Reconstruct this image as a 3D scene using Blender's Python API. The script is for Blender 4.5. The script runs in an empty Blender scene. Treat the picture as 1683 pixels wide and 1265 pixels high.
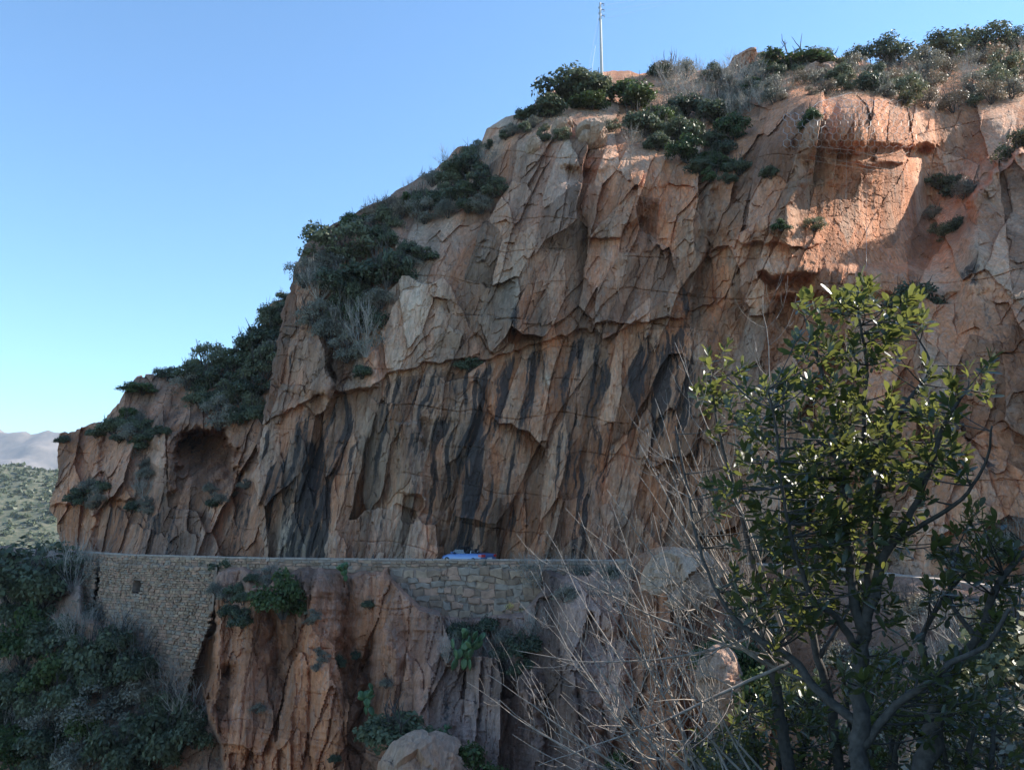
import bpy, math, random
import numpy as np
from mathutils import Vector, Matrix

# ------------------------------------------------------------------ camera, sky, sun, exposure
S = bpy.context.scene
COL = S.collection
F, CX, CY = 1320.0, 841.5, 632.5
PITCH = math.radians(9.8)
cp, sp = math.cos(PITCH), math.sin(PITCH)
cd = bpy.data.cameras.new('camera')
cam = bpy.data.objects.new('camera', cd)
COL.objects.link(cam)
cd.sensor_width = 36.0
cd.lens = 36.0 * F / 1683.0
cd.clip_start = 0.05
cd.clip_end = 20000
cam.rotation_euler = (math.pi / 2 + PITCH, 0, 0)
S.camera = cam

SUN_AZ, SUN_EL = math.radians(14), math.radians(35)      # azimuth measured from +X towards +Y
sun_dir = Vector((math.cos(SUN_EL) * math.cos(SUN_AZ), math.cos(SUN_EL) * math.sin(SUN_AZ), math.sin(SUN_EL)))
W = bpy.data.worlds.new('World')
S.world = W
W.use_nodes = True
nt = W.node_tree
nt.nodes.clear()
sky = nt.nodes.new('ShaderNodeTexSky')
sky.sky_type = 'NISHITA'
sky.sun_disc = False
sky.sun_elevation = SUN_EL
sky.sun_rotation = math.pi / 2 - SUN_AZ
sky.altitude = 50
sky.air_density = 1.0
sky.dust_density = 0.0
sky.ozone_density = 5.5
bg = nt.nodes.new('ShaderNodeBackground')
bg.inputs[1].default_value = 0.15
wo = nt.nodes.new('ShaderNodeOutputWorld')
tint = nt.nodes.new('ShaderNodeMix')
tint.data_type = 'RGBA'
tint.blend_type = 'MULTIPLY'
tint.inputs[0].default_value = 1.0
tint.inputs[7].default_value = (0.88, 1.0, 0.97, 1)
nt.links.new(sky.outputs[0], tint.inputs[6])
nt.links.new(tint.outputs[2], bg.inputs[0])
nt.links.new(bg.outputs[0], wo.inputs[0])
sl = bpy.data.lights.new('sun', 'SUN')
sl.energy = 5.0
sl.angle = math.radians(0.5)
sl.color = (1.0, 0.93, 0.82)
so = bpy.data.objects.new('sun', sl)
COL.objects.link(so)
so.rotation_euler = (-sun_dir).to_track_quat('-Z', 'Y').to_euler()
S.view_settings.view_transform = 'Standard'
S.view_settings.look = 'None'
S.view_settings.gamma = 1
S.view_settings.use_curve_mapping = False
S.view_settings.exposure = 1.06
S.render.engine = 'CYCLES'
S.cycles.max_bounces = 6
S.cycles.transparent_max_bounces = 6
S.cycles.volume_bounces = 0

# ------------------------------------------------------------------ helpers
rnd = random.Random(7)
RNG = np.random.default_rng(11)


def unproj(px, py, D):
    """World point at distance Y = D along the line of sight through photograph pixel px, py."""
    u = (np.asarray(px, float) - CX) / F
    v = -(np.asarray(py, float) - CY) / F
    t = np.asarray(D, float) / (cp - v * sp)
    return np.stack([u * t, np.asarray(D, float) + 0 * u * v, t * (v * cp + sp)], -1)


def at(px, py, D):
    return Vector(unproj(px, py, D))


def hsh(ix, iy, seed):
    n = (ix.astype(np.int64) * 374761393 + iy.astype(np.int64) * 668265263 + seed * 1442695041) & 0xFFFFFFFF
    n = ((n ^ (n >> 13)) * 1274126177) & 0xFFFFFFFF
    n = ((n ^ (n >> 15)) * 2246822519) & 0xFFFFFFFF
    n = n ^ (n >> 16)
    return (n & 0xFFFFFF) / float(0xFFFFFF)


def vn(x, y, seed=0):
    ix, iy = np.floor(x), np.floor(y)
    fx, fy = x - ix, y - iy
    fx = fx * fx * fx * (fx * (fx * 6 - 15) + 10)
    fy = fy * fy * fy * (fy * (fy * 6 - 15) + 10)
    a, b = hsh(ix, iy, seed), hsh(ix + 1, iy, seed)
    c, d = hsh(ix, iy + 1, seed), hsh(ix + 1, iy + 1, seed)
    return (a + (b - a) * fx + (c - a) * fy + (a - b - c + d) * fx * fy) * 2 - 1


def fbm(x, y, o=4, seed=0, g=0.5):
    s, a = 0, 1.0
    for i in range(o):
        s = s + a * vn(x * 2 ** i + i * 17.3, y * 2 ** i - i * 9.1, seed + i)
        a *= g
    return s


def ridged(x, y, o=4, seed=0):
    s, a = 0, 1.0
    for i in range(o):
        s = s + a * (1 - 2 * np.abs(vn(x * 2 ** i + i * 7.7, y * 2 ** i + i * 3.1, seed + i)))
        a *= 0.5
    return s


def voro(x, y, seed):
    ix, iy = np.floor(x), np.floor(y)
    F1 = np.full(x.shape, 9.0)
    F2 = np.full(x.shape, 9.0)
    R = np.zeros(x.shape)
    DX = np.zeros(x.shape)
    DY = np.zeros(x.shape)
    for dx in (-1, 0, 1):
        for dy in (-1, 0, 1):
            jx, jy = ix + dx, iy + dy
            cx = jx + 0.5 + (hsh(jx, jy, seed) - 0.5) * 0.9
            cy = jy + 0.5 + (hsh(jx, jy, seed + 1) - 0.5) * 0.9
            ax, ay = np.abs(x - cx), np.abs(y - cy)
            d = np.maximum(ax, ay) + 0.38 * np.minimum(ax, ay)
            m = d < F1
            F2 = np.where(m, F1, np.minimum(F2, d))
            F1 = np.where(m, d, F1)
            R = np.where(m, hsh(jx, jy, seed + 2), R)
            DX = np.where(m, x - cx, DX)
            DY = np.where(m, y - cy, DY)
    return F1, F2, R, DX, DY


def facets(x, y, cw, ch, seed, off=1.0, tilt=1.0, warp=0.25, groove=0.0, tilty=None):
    """Broken planes: every cell of a stretched grid is a plane of its own height and tilt."""
    wx = x / cw + warp * fbm(x / cw * 1.3, y / ch * 1.3, 3, seed + 50)
    wy = y / ch + warp * fbm(x / cw * 1.3 + 40, y / ch * 1.3 + 9, 3, seed + 60)
    F1, F2, R, DX, DY = voro(wx, wy, seed)
    R2 = np.modf(R * 37.7)[0]
    R3 = np.modf(R * 91.3)[0]
    ty = tilt if tilty is None else tilty
    z = off * (R - 0.5) * 2 + tilt * (R2 - 0.5) * 2 * DX + ty * (R3 - 0.5) * 2 * DY
    if groove:
        z = z - groove * np.exp(-((F2 - F1) / 0.05) ** 2)
    return z, R, F2 - F1


def sm(a, b, x):
    t = np.clip((x - a) / (b - a), 0, 1)
    return t * t * (3 - 2 * t)


def pl(x, pts):
    p = np.array(pts, float)
    return np.interp(x, p[:, 0], p[:, 1])


def tps(ctrl, X, Y, lam=0.002):
    c = np.array(ctrl, float)
    P = c[:, :2] / 500.0
    v = c[:, 2]
    n = len(c)

    def k(r):
        return np.where(r > 1e-9, r * r * np.log(np.maximum(r, 1e-9)), 0)
    K = k(np.hypot(P[:, None, 0] - P[None, :, 0], P[:, None, 1] - P[None, :, 1])) + lam * np.eye(n)
    Q = np.c_[np.ones(n), P]
    A = np.block([[K, Q], [Q.T, np.zeros((3, 3))]])
    w = np.linalg.solve(A, np.r_[v, 0, 0, 0])
    x, y = X / 500.0, Y / 500.0
    r = w[n] + w[n + 1] * x + w[n + 2] * y
    for i in range(n):
        r = r + w[i] * k(np.hypot(x - P[i, 0], y - P[i, 1]))
    return r


def blob(px, py, x, y, rx, ry, ang=0.0):
    a = math.radians(ang)
    dx, dy = px - x, py - y
    u = dx * math.cos(a) + dy * math.sin(a)
    w = -dx * math.sin(a) + dy * math.cos(a)
    return np.exp(-((u / rx) ** 2 + (w / ry) ** 2))


def tag(o, label=None, cat=None, group=None, kind=None):
    if label:
        o['label'] = label
    if cat:
        o['category'] = cat
    if group:
        o['group'] = group
    if kind:
        o['kind'] = kind
    return o


def link(name, me, mat=None, parent=None, loc=None):
    o = bpy.data.objects.new(name, me)
    COL.objects.link(o)
    if mat is not None and me is not None and not me.materials:
        me.materials.append(mat)
    if parent is not None:
        o.parent = parent
    if loc is not None:
        o.location = loc
    return o


def empty(name, loc=(0, 0, 0), rz=0.0):
    o = bpy.data.objects.new(name, None)
    COL.objects.link(o)
    o.location = loc
    o.rotation_euler = (0, 0, rz)
    o.empty_display_size = 0.2
    return o


def mesh_np(name, V, Fc, k, smooth=False, attrs=None, fattr=None):
    me = bpy.data.meshes.new(name)
    V = np.ascontiguousarray(V, dtype=np.float32).reshape(-1, 3)
    Fc = np.ascontiguousarray(Fc, dtype=np.int32).reshape(-1, k)
    me.vertices.add(len(V))
    me.vertices.foreach_set('co', V.ravel())
    me.loops.add(Fc.size)
    me.loops.foreach_set('vertex_index', Fc.ravel())
    me.polygons.add(len(Fc))
    me.polygons.foreach_set('loop_start', np.arange(0, Fc.size, k, dtype=np.int32))
    me.update(calc_edges=True)
    me.polygons.foreach_set('use_smooth', np.full(len(Fc), smooth))
    for n, a in (attrs or {}).items():
        t = me.attributes.new(n, 'FLOAT', 'POINT')
        t.data.foreach_set('value', np.ascontiguousarray(a, dtype=np.float32).ravel())
    for n, a in (fattr or {}).items():
        t = me.attributes.new(n, 'FLOAT', 'FACE')
        t.data.foreach_set('value', np.ascontiguousarray(a, dtype=np.float32).ravel())
    return me


class MB:
    """Collects polygons and links them as one mesh object."""
    def __init__(s):
        s.v, s.f = [], []

    def poly(s, pts):
        n = len(s.v)
        s.v += [tuple(p) for p in pts]
        s.f.append(tuple(range(n, n + len(pts))))

    def add(s, vs, fs):
        n = len(s.v)
        s.v += [tuple(p) for p in vs]
        s.f += [tuple(i + n for i in q) for q in fs]

    def box(s, c, d, M=None):
        x, y, z = d[0] / 2, d[1] / 2, d[2] / 2
        vs = [Vector((c[0] + a * x, c[1] + b * y, c[2] + e * z)) for a in (-1, 1) for b in (-1, 1) for e in (-1, 1)]
        if M is not None:
            vs = [M @ p for p in vs]
        s.add(vs, [(0, 1, 3, 2), (4, 6, 7, 5), (0, 4, 5, 1), (2, 3, 7, 6), (0, 2, 6, 4), (1, 5, 7, 3)])

    def tube(s, pts, rad, n=5, cap=True):
        pts = [Vector(p) for p in pts]
        if not hasattr(rad, '__len__'):
            rad = [rad] * len(pts)
        base = len(s.v)
        up = Vector((0.13, 0.31, 0.94))
        for i, p in enumerate(pts):
            t = (pts[min(i + 1, len(pts) - 1)] - pts[max(i - 1, 0)])
            if t.length < 1e-9:
                t = Vector((0, 0, 1))
            t.normalize()
            a = t.cross(up)
            if a.length < 0.05:
                a = t.cross(Vector((1, 0, 0)))
            a.normalize()
            b = t.cross(a)
            for j in range(n):
                q = 2 * math.pi * j / n
                s.v.append(tuple(p + (a * math.cos(q) + b * math.sin(q)) * rad[i]))
        for i in range(len(pts) - 1):
            for j in range(n):
                k = (j + 1) % n
                s.f.append((base + i * n + j, base + i * n + k, base + (i + 1) * n + k, base + (i + 1) * n + j))
        if cap:
            s.f.append(tuple(base + j for j in range(n))[::-1])
            s.f.append(tuple(base + (len(pts) - 1) * n + j for j in range(n)))

    def lathe(s, prof, n=12, M=None):
        base = len(s.v)
        for r, z in prof:
            for j in range(n):
                q = 2 * math.pi * j / n
                p = Vector((r * math.cos(q), r * math.sin(q), z))
                s.v.append(tuple(M @ p if M is not None else p))
        for i in range(len(prof) - 1):
            for j in range(n):
                k = (j + 1) % n
                s.f.append((base + i * n + j, base + i * n + k, base + (i + 1) * n + k, base + (i + 1) * n + j))
        s.f.append(tuple(base + j for j in range(n))[::-1])
        s.f.append(tuple(base + (len(prof) - 1) * n + j for j in range(n)))

    def mesh(s, name, smooth=False):
        me = bpy.data.meshes.new(name)
        me.from_pydata(s.v, [], s.f)
        me.update()
        if smooth:
            me.polygons.foreach_set('use_smooth', np.full(len(me.polygons), True))
        return me

    def build(s, name, mat, parent=None, smooth=False, loc=None):
        return link(name, s.mesh(name, smooth), mat, parent, loc)


# ------------------------------------------------------------------ materials
def newmat(name):
    m = bpy.data.materials.new(name)
    m.use_nodes = True
    n = m.node_tree
    n.nodes.clear()
    out = n.nodes.new('ShaderNodeOutputMaterial')
    return m, n, out


def N(n, t, **kw):
    q = n.nodes.new(t)
    for k, v in kw.items():
        if k.startswith('i_'):
            q.inputs[k[2:].replace('_', ' ')].default_value = v
        else:
            setattr(q, k, v)
    return q


def mixc(n, fac, a, b, mode='MIX'):
    q = n.nodes.new('ShaderNodeMix')
    q.data_type = 'RGBA'
    q.blend_type = mode
    q.clamp_factor = True
    for idx, val in ((0, fac), (6, a), (7, b)):
        if isinstance(val, (int, float)):
            q.inputs[idx].default_value = val
        elif isinstance(val, tuple):
            q.inputs[idx].default_value = (*val, 1)
        else:
            n.links.new(val, q.inputs[idx])
    return q.outputs[2]


def mth(n, op, a, b=0.0, c=None, clamp=False):
    q = n.nodes.new('ShaderNodeMath')
    q.operation = op
    q.use_clamp = clamp
    for i, val in enumerate((a, b) if c is None else (a, b, c)):
        if isinstance(val, (int, float)):
            q.inputs[i].default_value = val
        else:
            n.links.new(val, q.inputs[i])
    return q.outputs[0]


def mrange(n, v, a, b, c=0.0, d=1.0):
    q = n.nodes.new('ShaderNodeMapRange')
    n.links.new(v, q.inputs[0])
    for i, val in zip((1, 2, 3, 4), (a, b, c, d)):
        q.inputs[i].default_value = val
    return q.outputs[0]


def simple(name, col, rough=0.7, metal=0.0, var=0.12, scale=8.0, bump=0.0, coat=0.0):
    m, n, out = newmat(name)
    b = N(n, 'ShaderNodeBsdfPrincipled')
    b.inputs['Roughness'].default_value = rough
    b.inputs['Metallic'].default_value = metal
    b.inputs['Coat Weight'].default_value = coat
    tc = N(n, 'ShaderNodeTexCoord')
    no = N(n, 'ShaderNodeTexNoise', i_Scale=scale, i_Detail=5.0)
    n.links.new(tc.outputs['Object'], no.inputs['Vector'])
    f = mrange(n, no.outputs[0], 0.3, 0.7, 1 - var, 1 + var)
    cc = N(n, 'ShaderNodeCombineColor')
    for i in range(3):
        n.links.new(mth(n, 'MULTIPLY', f, col[i]), cc.inputs[i])
    n.links.new(cc.outputs[0], b.inputs['Base Color'])
    if bump:
        bp = N(n, 'ShaderNodeBump', i_Strength=bump, i_Distance=0.02)
        n.links.new(no.outputs[0], bp.inputs['Height'])
        n.links.new(bp.outputs[0], b.inputs['Normal'])
    n.links.new(b.outputs[0], out.inputs[0])
    return m


def rock_mat(name, vs=1.0, boost=1.0):
    """Granite: buff, orange and grey by vertex masks, fine grain and cracks by textures."""
    m, n, out = newmat(name)
    b = N(n, 'ShaderNodeBsdfPrincipled')
    b.inputs['Roughness'].default_value = 0.9
    b.inputs['Specular IOR Level'].default_value = 0.25
    tc = N(n, 'ShaderNodeTexCoord')
    mp = N(n, 'ShaderNodeMapping')
    mp.inputs['Scale'].default_value = (1, 0.6, 0.22)
    mp.inputs['Rotation'].default_value = (0, math.radians(14), 0)
    n.links.new(tc.outputs['Object'], mp.inputs['Vector'])

    def att(k):
        a = N(n, 'ShaderNodeAttribute')
        a.attribute_name = k
        return a.outputs['Fac']
    n1 = N(n, 'ShaderNodeTexNoise', i_Scale=0.5, i_Detail=8.0, i_Roughness=0.62)
    n.links.new(mp.outputs[0], n1.inputs['Vector'])
    n2 = N(n, 'ShaderNodeTexNoise', i_Scale=2.6, i_Detail=8.0, i_Roughness=0.7, i_Distortion=0.6)
    n.links.new(mp.outputs[0], n2.inputs['Vector'])
    n3 = N(n, 'ShaderNodeTexNoise', i_Scale=3.0, i_Detail=9.0, i_Roughness=0.75)
    n.links.new(tc.outputs['Object'], n3.inputs['Vector'])
    buff, orange, grey, pale, dark = [tuple(min(0.8, c * boost) for c in q) for q in (
        (0.425, 0.238, 0.142), (0.52, 0.198, 0.088), (0.29, 0.208, 0.175), (0.55, 0.395, 0.28), (0.045, 0.042, 0.042))]
    c = mixc(n, mrange(n, n1.outputs[0], 0.38, 0.62), buff, orange)
    c = mixc(n, mth(n, 'MULTIPLY', att('red'), 0.85, clamp=True), c, orange)
    c = mixc(n, mth(n, 'MULTIPLY', mrange(n, n2.outputs[0], 0.5, 0.66), 0.55), c, grey)
    pm = mth(n, 'ADD', att('pale'), mth(n, 'MULTIPLY', mth(n, 'SUBTRACT', n2.outputs[0], 0.5), 0.9), clamp=True)
    c = mixc(n, pm, c, pale)
    gm = mth(n, 'ADD', att('grey'), mth(n, 'MULTIPLY', mth(n, 'SUBTRACT', n3.outputs[0], 0.5), 0.8), clamp=True)
    c = mixc(n, mth(n, 'MULTIPLY', gm, 0.9), c, grey)
    # grain
    mp4 = N(n, 'ShaderNodeMapping')
    mp4.inputs['Scale'].default_value = (3.4, 2.2, 0.28)
    mp4.inputs['Rotation'].default_value = (0, math.radians(10), 0)
    n.links.new(tc.outputs['Object'], mp4.inputs['Vector'])
    n4 = N(n, 'ShaderNodeTexNoise', i_Scale=1.3, i_Detail=7.0, i_Roughness=0.7)
    n.links.new(mp4.outputs[0], n4.inputs['Vector'])
    g = mrange(n, n3.outputs[0], 0.25, 0.75, 0.74, 1.26)
    g = mth(n, 'MULTIPLY', g, mrange(n, n4.outputs[0], 0.3, 0.7, 0.66, 1.30))
    g = mth(n, 'MULTIPLY', g, mrange(n, att('tone'), 0.0, 1.0, 0.46, 1.48))
    cc = N(n, 'ShaderNodeCombineColor')
    for i in range(3):
        n.links.new(g, cc.inputs[i])
    c = mixc(n, 1.0, c, cc.outputs[0], 'MULTIPLY')
    # water stains
    st = mth(n, 'ADD', att('stain'), mth(n, 'MULTIPLY', mth(n, 'SUBTRACT', n2.outputs[0], 0.52), 1.6))
    st = mrange(n, st, 0.30, 0.62)
    c = mixc(n, mth(n, 'MULTIPLY', st, 0.88), c, dark)
    # cracks in the stone
    v = N(n, 'ShaderNodeTexVoronoi', i_Scale=0.7)
    v.feature = 'DISTANCE_TO_EDGE'
    wv = N(n, 'ShaderNodeVectorMath', operation='ADD')
    n.links.new(mp.outputs[0], wv.inputs[0])
    sc = N(n, 'ShaderNodeVectorMath', operation='SCALE')
    sc.inputs[3].default_value = 0.3
    n.links.new(n2.outputs[1], sc.inputs[0])
    n.links.new(sc.outputs[0], wv.inputs[1])
    n.links.new(wv.outputs[0], v.inputs['Vector'])
    cr = mth(n, 'MAXIMUM', mrange(n, v.outputs[0], 0.0, 0.022), mrange(n, n1.outputs[0], 0.44, 0.54))
    n.links.new(c, b.inputs['Base Color'])
    h = mth(n, 'ADD', mth(n, 'MULTIPLY', n3.outputs[0], 0.15), mth(n, 'MULTIPLY', n2.outputs[0], 0.16))
    h = mth(n, 'ADD', h, mth(n, 'MULTIPLY', n4.outputs[0], 0.12))
    h = mth(n, 'ADD', h, mth(n, 'MULTIPLY', cr, 0.07))
    bp = N(n, 'ShaderNodeBump', i_Strength=0.9, i_Distance=1.0)
    n.links.new(h, bp.inputs['Height'])
    n.links.new(bp.outputs[0], b.inputs['Normal'])
    n.links.new(b.outputs[0], out.inputs[0])
    return m


def soil_mat(name, a, bcol, scale=1.2):
    m, n, out = newmat(name)
    b = N(n, 'ShaderNodeBsdfPrincipled')
    b.inputs['Roughness'].default_value = 0.95
    tc = N(n, 'ShaderNodeTexCoord')
    n1 = N(n, 'ShaderNodeTexNoise', i_Scale=scale, i_Detail=10.0, i_Roughness=0.7)
    n.links.new(tc.outputs['Object'], n1.inputs['Vector'])
    c = mixc(n, mrange(n, n1.outputs[0], 0.4, 0.6), a, bcol)
    n.links.new(c, b.inputs['Base Color'])
    bp = N(n, 'ShaderNodeBump', i_Strength=0.8, i_Distance=0.4)
    n.links.new(n1.outputs[0], bp.inputs['Height'])
    n.links.new(bp.outputs[0], b.inputs['Normal'])
    n.links.new(b.outputs[0], out.inputs[0])
    return m


def leaf_mat(name, a, bcol, trans=0.35, rough=0.5, spec=0.4, tcol=None):
    """Leaves: two greens mixed by place and by plant, with light passing through."""
    m, n, out = newmat(name)
    b = N(n, 'ShaderNodeBsdfPrincipled')
    b.inputs['Roughness'].default_value = rough
    b.inputs['Specular IOR Level'].default_value = spec
    tc = N(n, 'ShaderNodeTexCoord')
    oi = N(n, 'ShaderNodeObjectInfo')
    n1 = N(n, 'ShaderNodeTexNoise', i_Scale=3.5, i_Detail=3.0)
    n.links.new(tc.outputs['Object'], n1.inputs['Vector'])
    gi = N(n, 'ShaderNodeNewGeometry')
    f = mth(n, 'ADD', mrange(n, n1.outputs[0], 0.35, 0.65), mth(n, 'MULTIPLY', mth(n, 'SUBTRACT', oi.outputs['Random'], 0.5), 0.8))
    f = mth(n, 'ADD', f, mth(n, 'MULTIPLY', mth(n, 'SUBTRACT', gi.outputs['Random Per Island'], 0.5), 0.7), clamp=True)
    c = mixc(n, f, a, bcol)
    n.links.new(c, b.inputs['Base Color'])
    if trans > 0:
        t = N(n, 'ShaderNodeBsdfTranslucent')
        if tcol:
            n.links.new(mixc(n, f, tcol, tuple(x * 0.7 for x in tcol)), t.inputs[0])
        else:
            n.links.new(c, t.inputs[0])
        mx = N(n, 'ShaderNodeMixShader')
        mx.inputs[0].default_value = trans
        n.links.new(b.outputs[0], mx.inputs[1])
        n.links.new(t.outputs[0], mx.inputs[2])
        n.links.new(mx.outputs[0], out.inputs[0])
    else:
        n.links.new(b.outputs[0], out.inputs[0])
    return m


M = {
    'rock': rock_mat('rock'),
    'soil': soil_mat('scree_soil', (0.16, 0.11, 0.075), (0.09, 0.085, 0.05)),
    'asphalt': simple('asphalt', (0.055, 0.055, 0.058), 0.9, var=0.2, scale=3),
    'stone': simple('wall_stone', (0.33, 0.23, 0.17), 0.95, var=0.35, scale=1.6, bump=0.6),
    'mortar': simple('mortar', (0.27, 0.19, 0.145), 0.95, var=0.3, scale=2.5, bump=0.8),
    'coping': simple('coping_stone', (0.38, 0.30, 0.25), 0.9, var=0.2, scale=2, bump=0.3),
    'bark': simple('bark_grey', (0.065, 0.056, 0.05), 0.9, var=0.4, scale=30, bump=0.5),
    'twig': simple('dead_twig', (0.32, 0.265, 0.225), 0.75, var=0.3, scale=25),
    'twigfar': simple('dry_twig', (0.36, 0.31, 0.265), 0.9, var=0.3, scale=6),
    'pole': simple('concrete_pole', (0.50, 0.48, 0.45), 0.9, var=0.08, scale=3),
    'steel': simple('galvanised_steel', (0.30, 0.31, 0.32), 0.5, 0.6, var=0.1),
    'wire': simple('rusty_wire', (0.42, 0.36, 0.32), 0.6, 0.3, var=0.3, scale=3),
    'dk': leaf_mat('dark_leaves', (0.058, 0.076, 0.046), (0.125, 0.145, 0.075), 0.3),
    'gr': leaf_mat('green_leaves', (0.040, 0.070, 0.022), (0.10, 0.14, 0.040), 0.35),
    'ol': leaf_mat('olive_leaves', (0.085, 0.10, 0.05), (0.20, 0.205, 0.11), 0.3),
    'gy': leaf_mat('grey_leaves', (0.15, 0.15, 0.115), (0.28, 0.25, 0.185), 0.25),
    'br': leaf_mat('brown_brush', (0.17, 0.125, 0.08), (0.30, 0.235, 0.15), 0.2),
    'ye': leaf_mat('yellow_broom', (0.60, 0.46, 0.12), (0.75, 0.62, 0.26), 0.4),
    'cactus': leaf_mat('cactus_pad', (0.05, 0.10, 0.045), (0.10, 0.17, 0.07), 0.0, 0.5),
    'leaf': leaf_mat('glossy_leaf', (0.024, 0.038, 0.018), (0.060, 0.072, 0.030), 0.36, 0.32, 0.6, tcol=(0.25, 0.27, 0.065)),
}

# ------------------------------------------------------------------ land: sheets of rock
SHEETS = []


def rock_disp(X, Z, px, py, amp=1.0, shear=0.33, seed=0, groove=1.0, flute=1.0):
    """Height of the rock relief in metres, towards the viewer: squarish broken slabs where flute is 0,
    tall narrow ones where it is 1."""
    x = X - shear * Z
    fz = 1.0 / (1.0 + 1.15 * flute)
    zz = Z * 1.0
    a, Ra, ea = facets(x, zz + 0.1 * X, 5.0, 9.5, seed + 1, 0.80, 2.9, 0.045, 0.0, 2.3)
    b1, Rb, eb = facets(x - 0.06 * zz, zz + 0.12 * X, 2.1, 5.2, seed + 5, 0.36, 1.2, 0.045, 0.03 * groove, 0.9)
    b2, Rb2, eb2 = facets(x, zz, 1.7, 7.5, seed + 6, 0.30, 1.0, 0.06, 0.06 * groove, 0.8)
    b = b1 * (1 - flute) + b2 * flute
    Rb = np.where(flute > 0.5, Rb2, Rb)
    c1, Rc, ec = facets(x - 0.1 * zz, zz - 0.1 * X, 0.85, 1.7, seed + 9, 0.11, 0.34, 0.06, 0.03 * groove, 0.30)
    c2, Rc, ec = facets(x, zz, 0.65, 2.6, seed + 10, 0.11, 0.32, 0.08, 0.03 * groove, 0.3)
    c = c1 * (1 - flute) + c2 * flute
    d, Rd, ed = facets(x * 1.0, zz, 0.40, 0.6, seed + 13, 0.030, 0.10, 0.12)
    e = fbm(X / 5, Z / 5, 3, seed + 20) * 0.18 + flute * ridged(x / 1.3, Z / 6.5, 4, seed + 30) * 0.07
    e = e + fbm(X / 0.5, Z / 0.6, 3, seed + 33) * 0.035
    # bedding joints: thin shadowed notches running nearly level, broken up along their length
    q = (Z + 0.10 * X + 0.5 * fbm(X / 5, Z / 9, 3, seed + 41)) / 3.1
    jt = np.exp(-((np.abs(q - np.round(q))) / 0.018) ** 2) * sm(0.0, 0.35, vn(X / 4, np.round(q) * 7.3, seed + 42))
    step = 0.22 * (hsh(np.round(q + 0.5), np.round(q) * 0, seed + 43) - 0.5)
    return amp * (a + b + c + d + e - 0.16 * jt * groove + step), Rb, Ra


def finish(name, V, wrap_cols, attrs, mat, smooth=False, keep=None, kind='structure', label=None):
    r, c = V.shape[:2]
    idx = np.arange(r * c).reshape(r, c)
    q = np.stack([idx[:-1, :-1], idx[1:, :-1], idx[1:, 1:], idx[:-1, 1:]], -1).reshape(-1, 4)
    me = mesh_np(name, V.reshape(-1, 3), q, 4, smooth, {k: np.broadcast_to(v, (r, c)) for k, v in attrs.items()})
    o = link(name, me, mat)
    tag(o, kind=kind, label=label)
    return o


def extend_rows(V, A, steps):
    """Rows of land behind the skyline: steps = (back, down) added to the first row, one after another."""
    out = [V]
    first = V[0]
    r = first.copy()
    rows = []
    for i, (bk, dn) in enumerate(steps):
        r = r + np.array([0, bk, -dn])
        j = fbm(r[:, 0] / 4, np.full(r.shape[0], i * 1.7), 3, 71) * 0.5
        q = r.copy()
        q[:, 2] += j
        rows.append(q)
    V2 = np.concatenate([np.array(rows[::-1]), V], 0)
    A2 = {k: np.concatenate([np.repeat(np.broadcast_to(v, V.shape[:2])[:1], len(steps), 0), np.broadcast_to(v, V.shape[:2])], 0) for k, v in A.items()}
    return V2, A2


# ---- the main cliff above the road
TOP = [(380, 520), (490, 430), (500, 408), (515, 388), (560, 362), (600, 345), (650, 318), (700, 292), (735, 265), (752, 250), (790, 238),
       (800, 210), (830, 194), (870, 186), (905, 150), (940, 136), (985, 122), (1030, 118), (1080, 120), (1130, 122), (1190, 112),
       (1215, 94), (1260, 88), (1330, 96), (1400, 100), (1440, 104), (1500, 99), (1560, 92), (1600, 78), (1640, 66), (1700, 72), (1800, 80)]
LEFT = [(380, 505), (430, 492), (480, 484), (520, 474), (560, 464), (600, 455), (650, 446), (690, 440), (740, 425), (780, 418), (830, 424), (870, 430), (980, 436)]
rows, cols = 640, 1080
v = np.linspace(0, 1, rows)[:, None] ** 1.0
u = np.linspace(0, 1, cols)[None, :]
pxa = 430 + u * (1790 - 430)
yt = pl(pxa, TOP) + fbm(pxa / 40, pxa * 0, 4, 3) * 5 - 3
yb = pl(pxa, [(400, 932), (1100, 936), (1300, 948), (1500, 970), (1800, 990)])
PY = yt + (yb - yt) * v
xl = pl(PY, LEFT) + fbm(PY / 30, PY * 0 + 5, 4, 8) * 4
PX = xl + (1790 - xl) * u + 0 * v
PY = (pl(PX, TOP) + fbm(PX / 40, PX * 0, 4, 3) * 5 - 3)
PY = PY + (pl(PX, [(400, 932), (1100, 936), (1300, 948), (1500, 970), (1800, 990)]) - PY) * v
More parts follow.
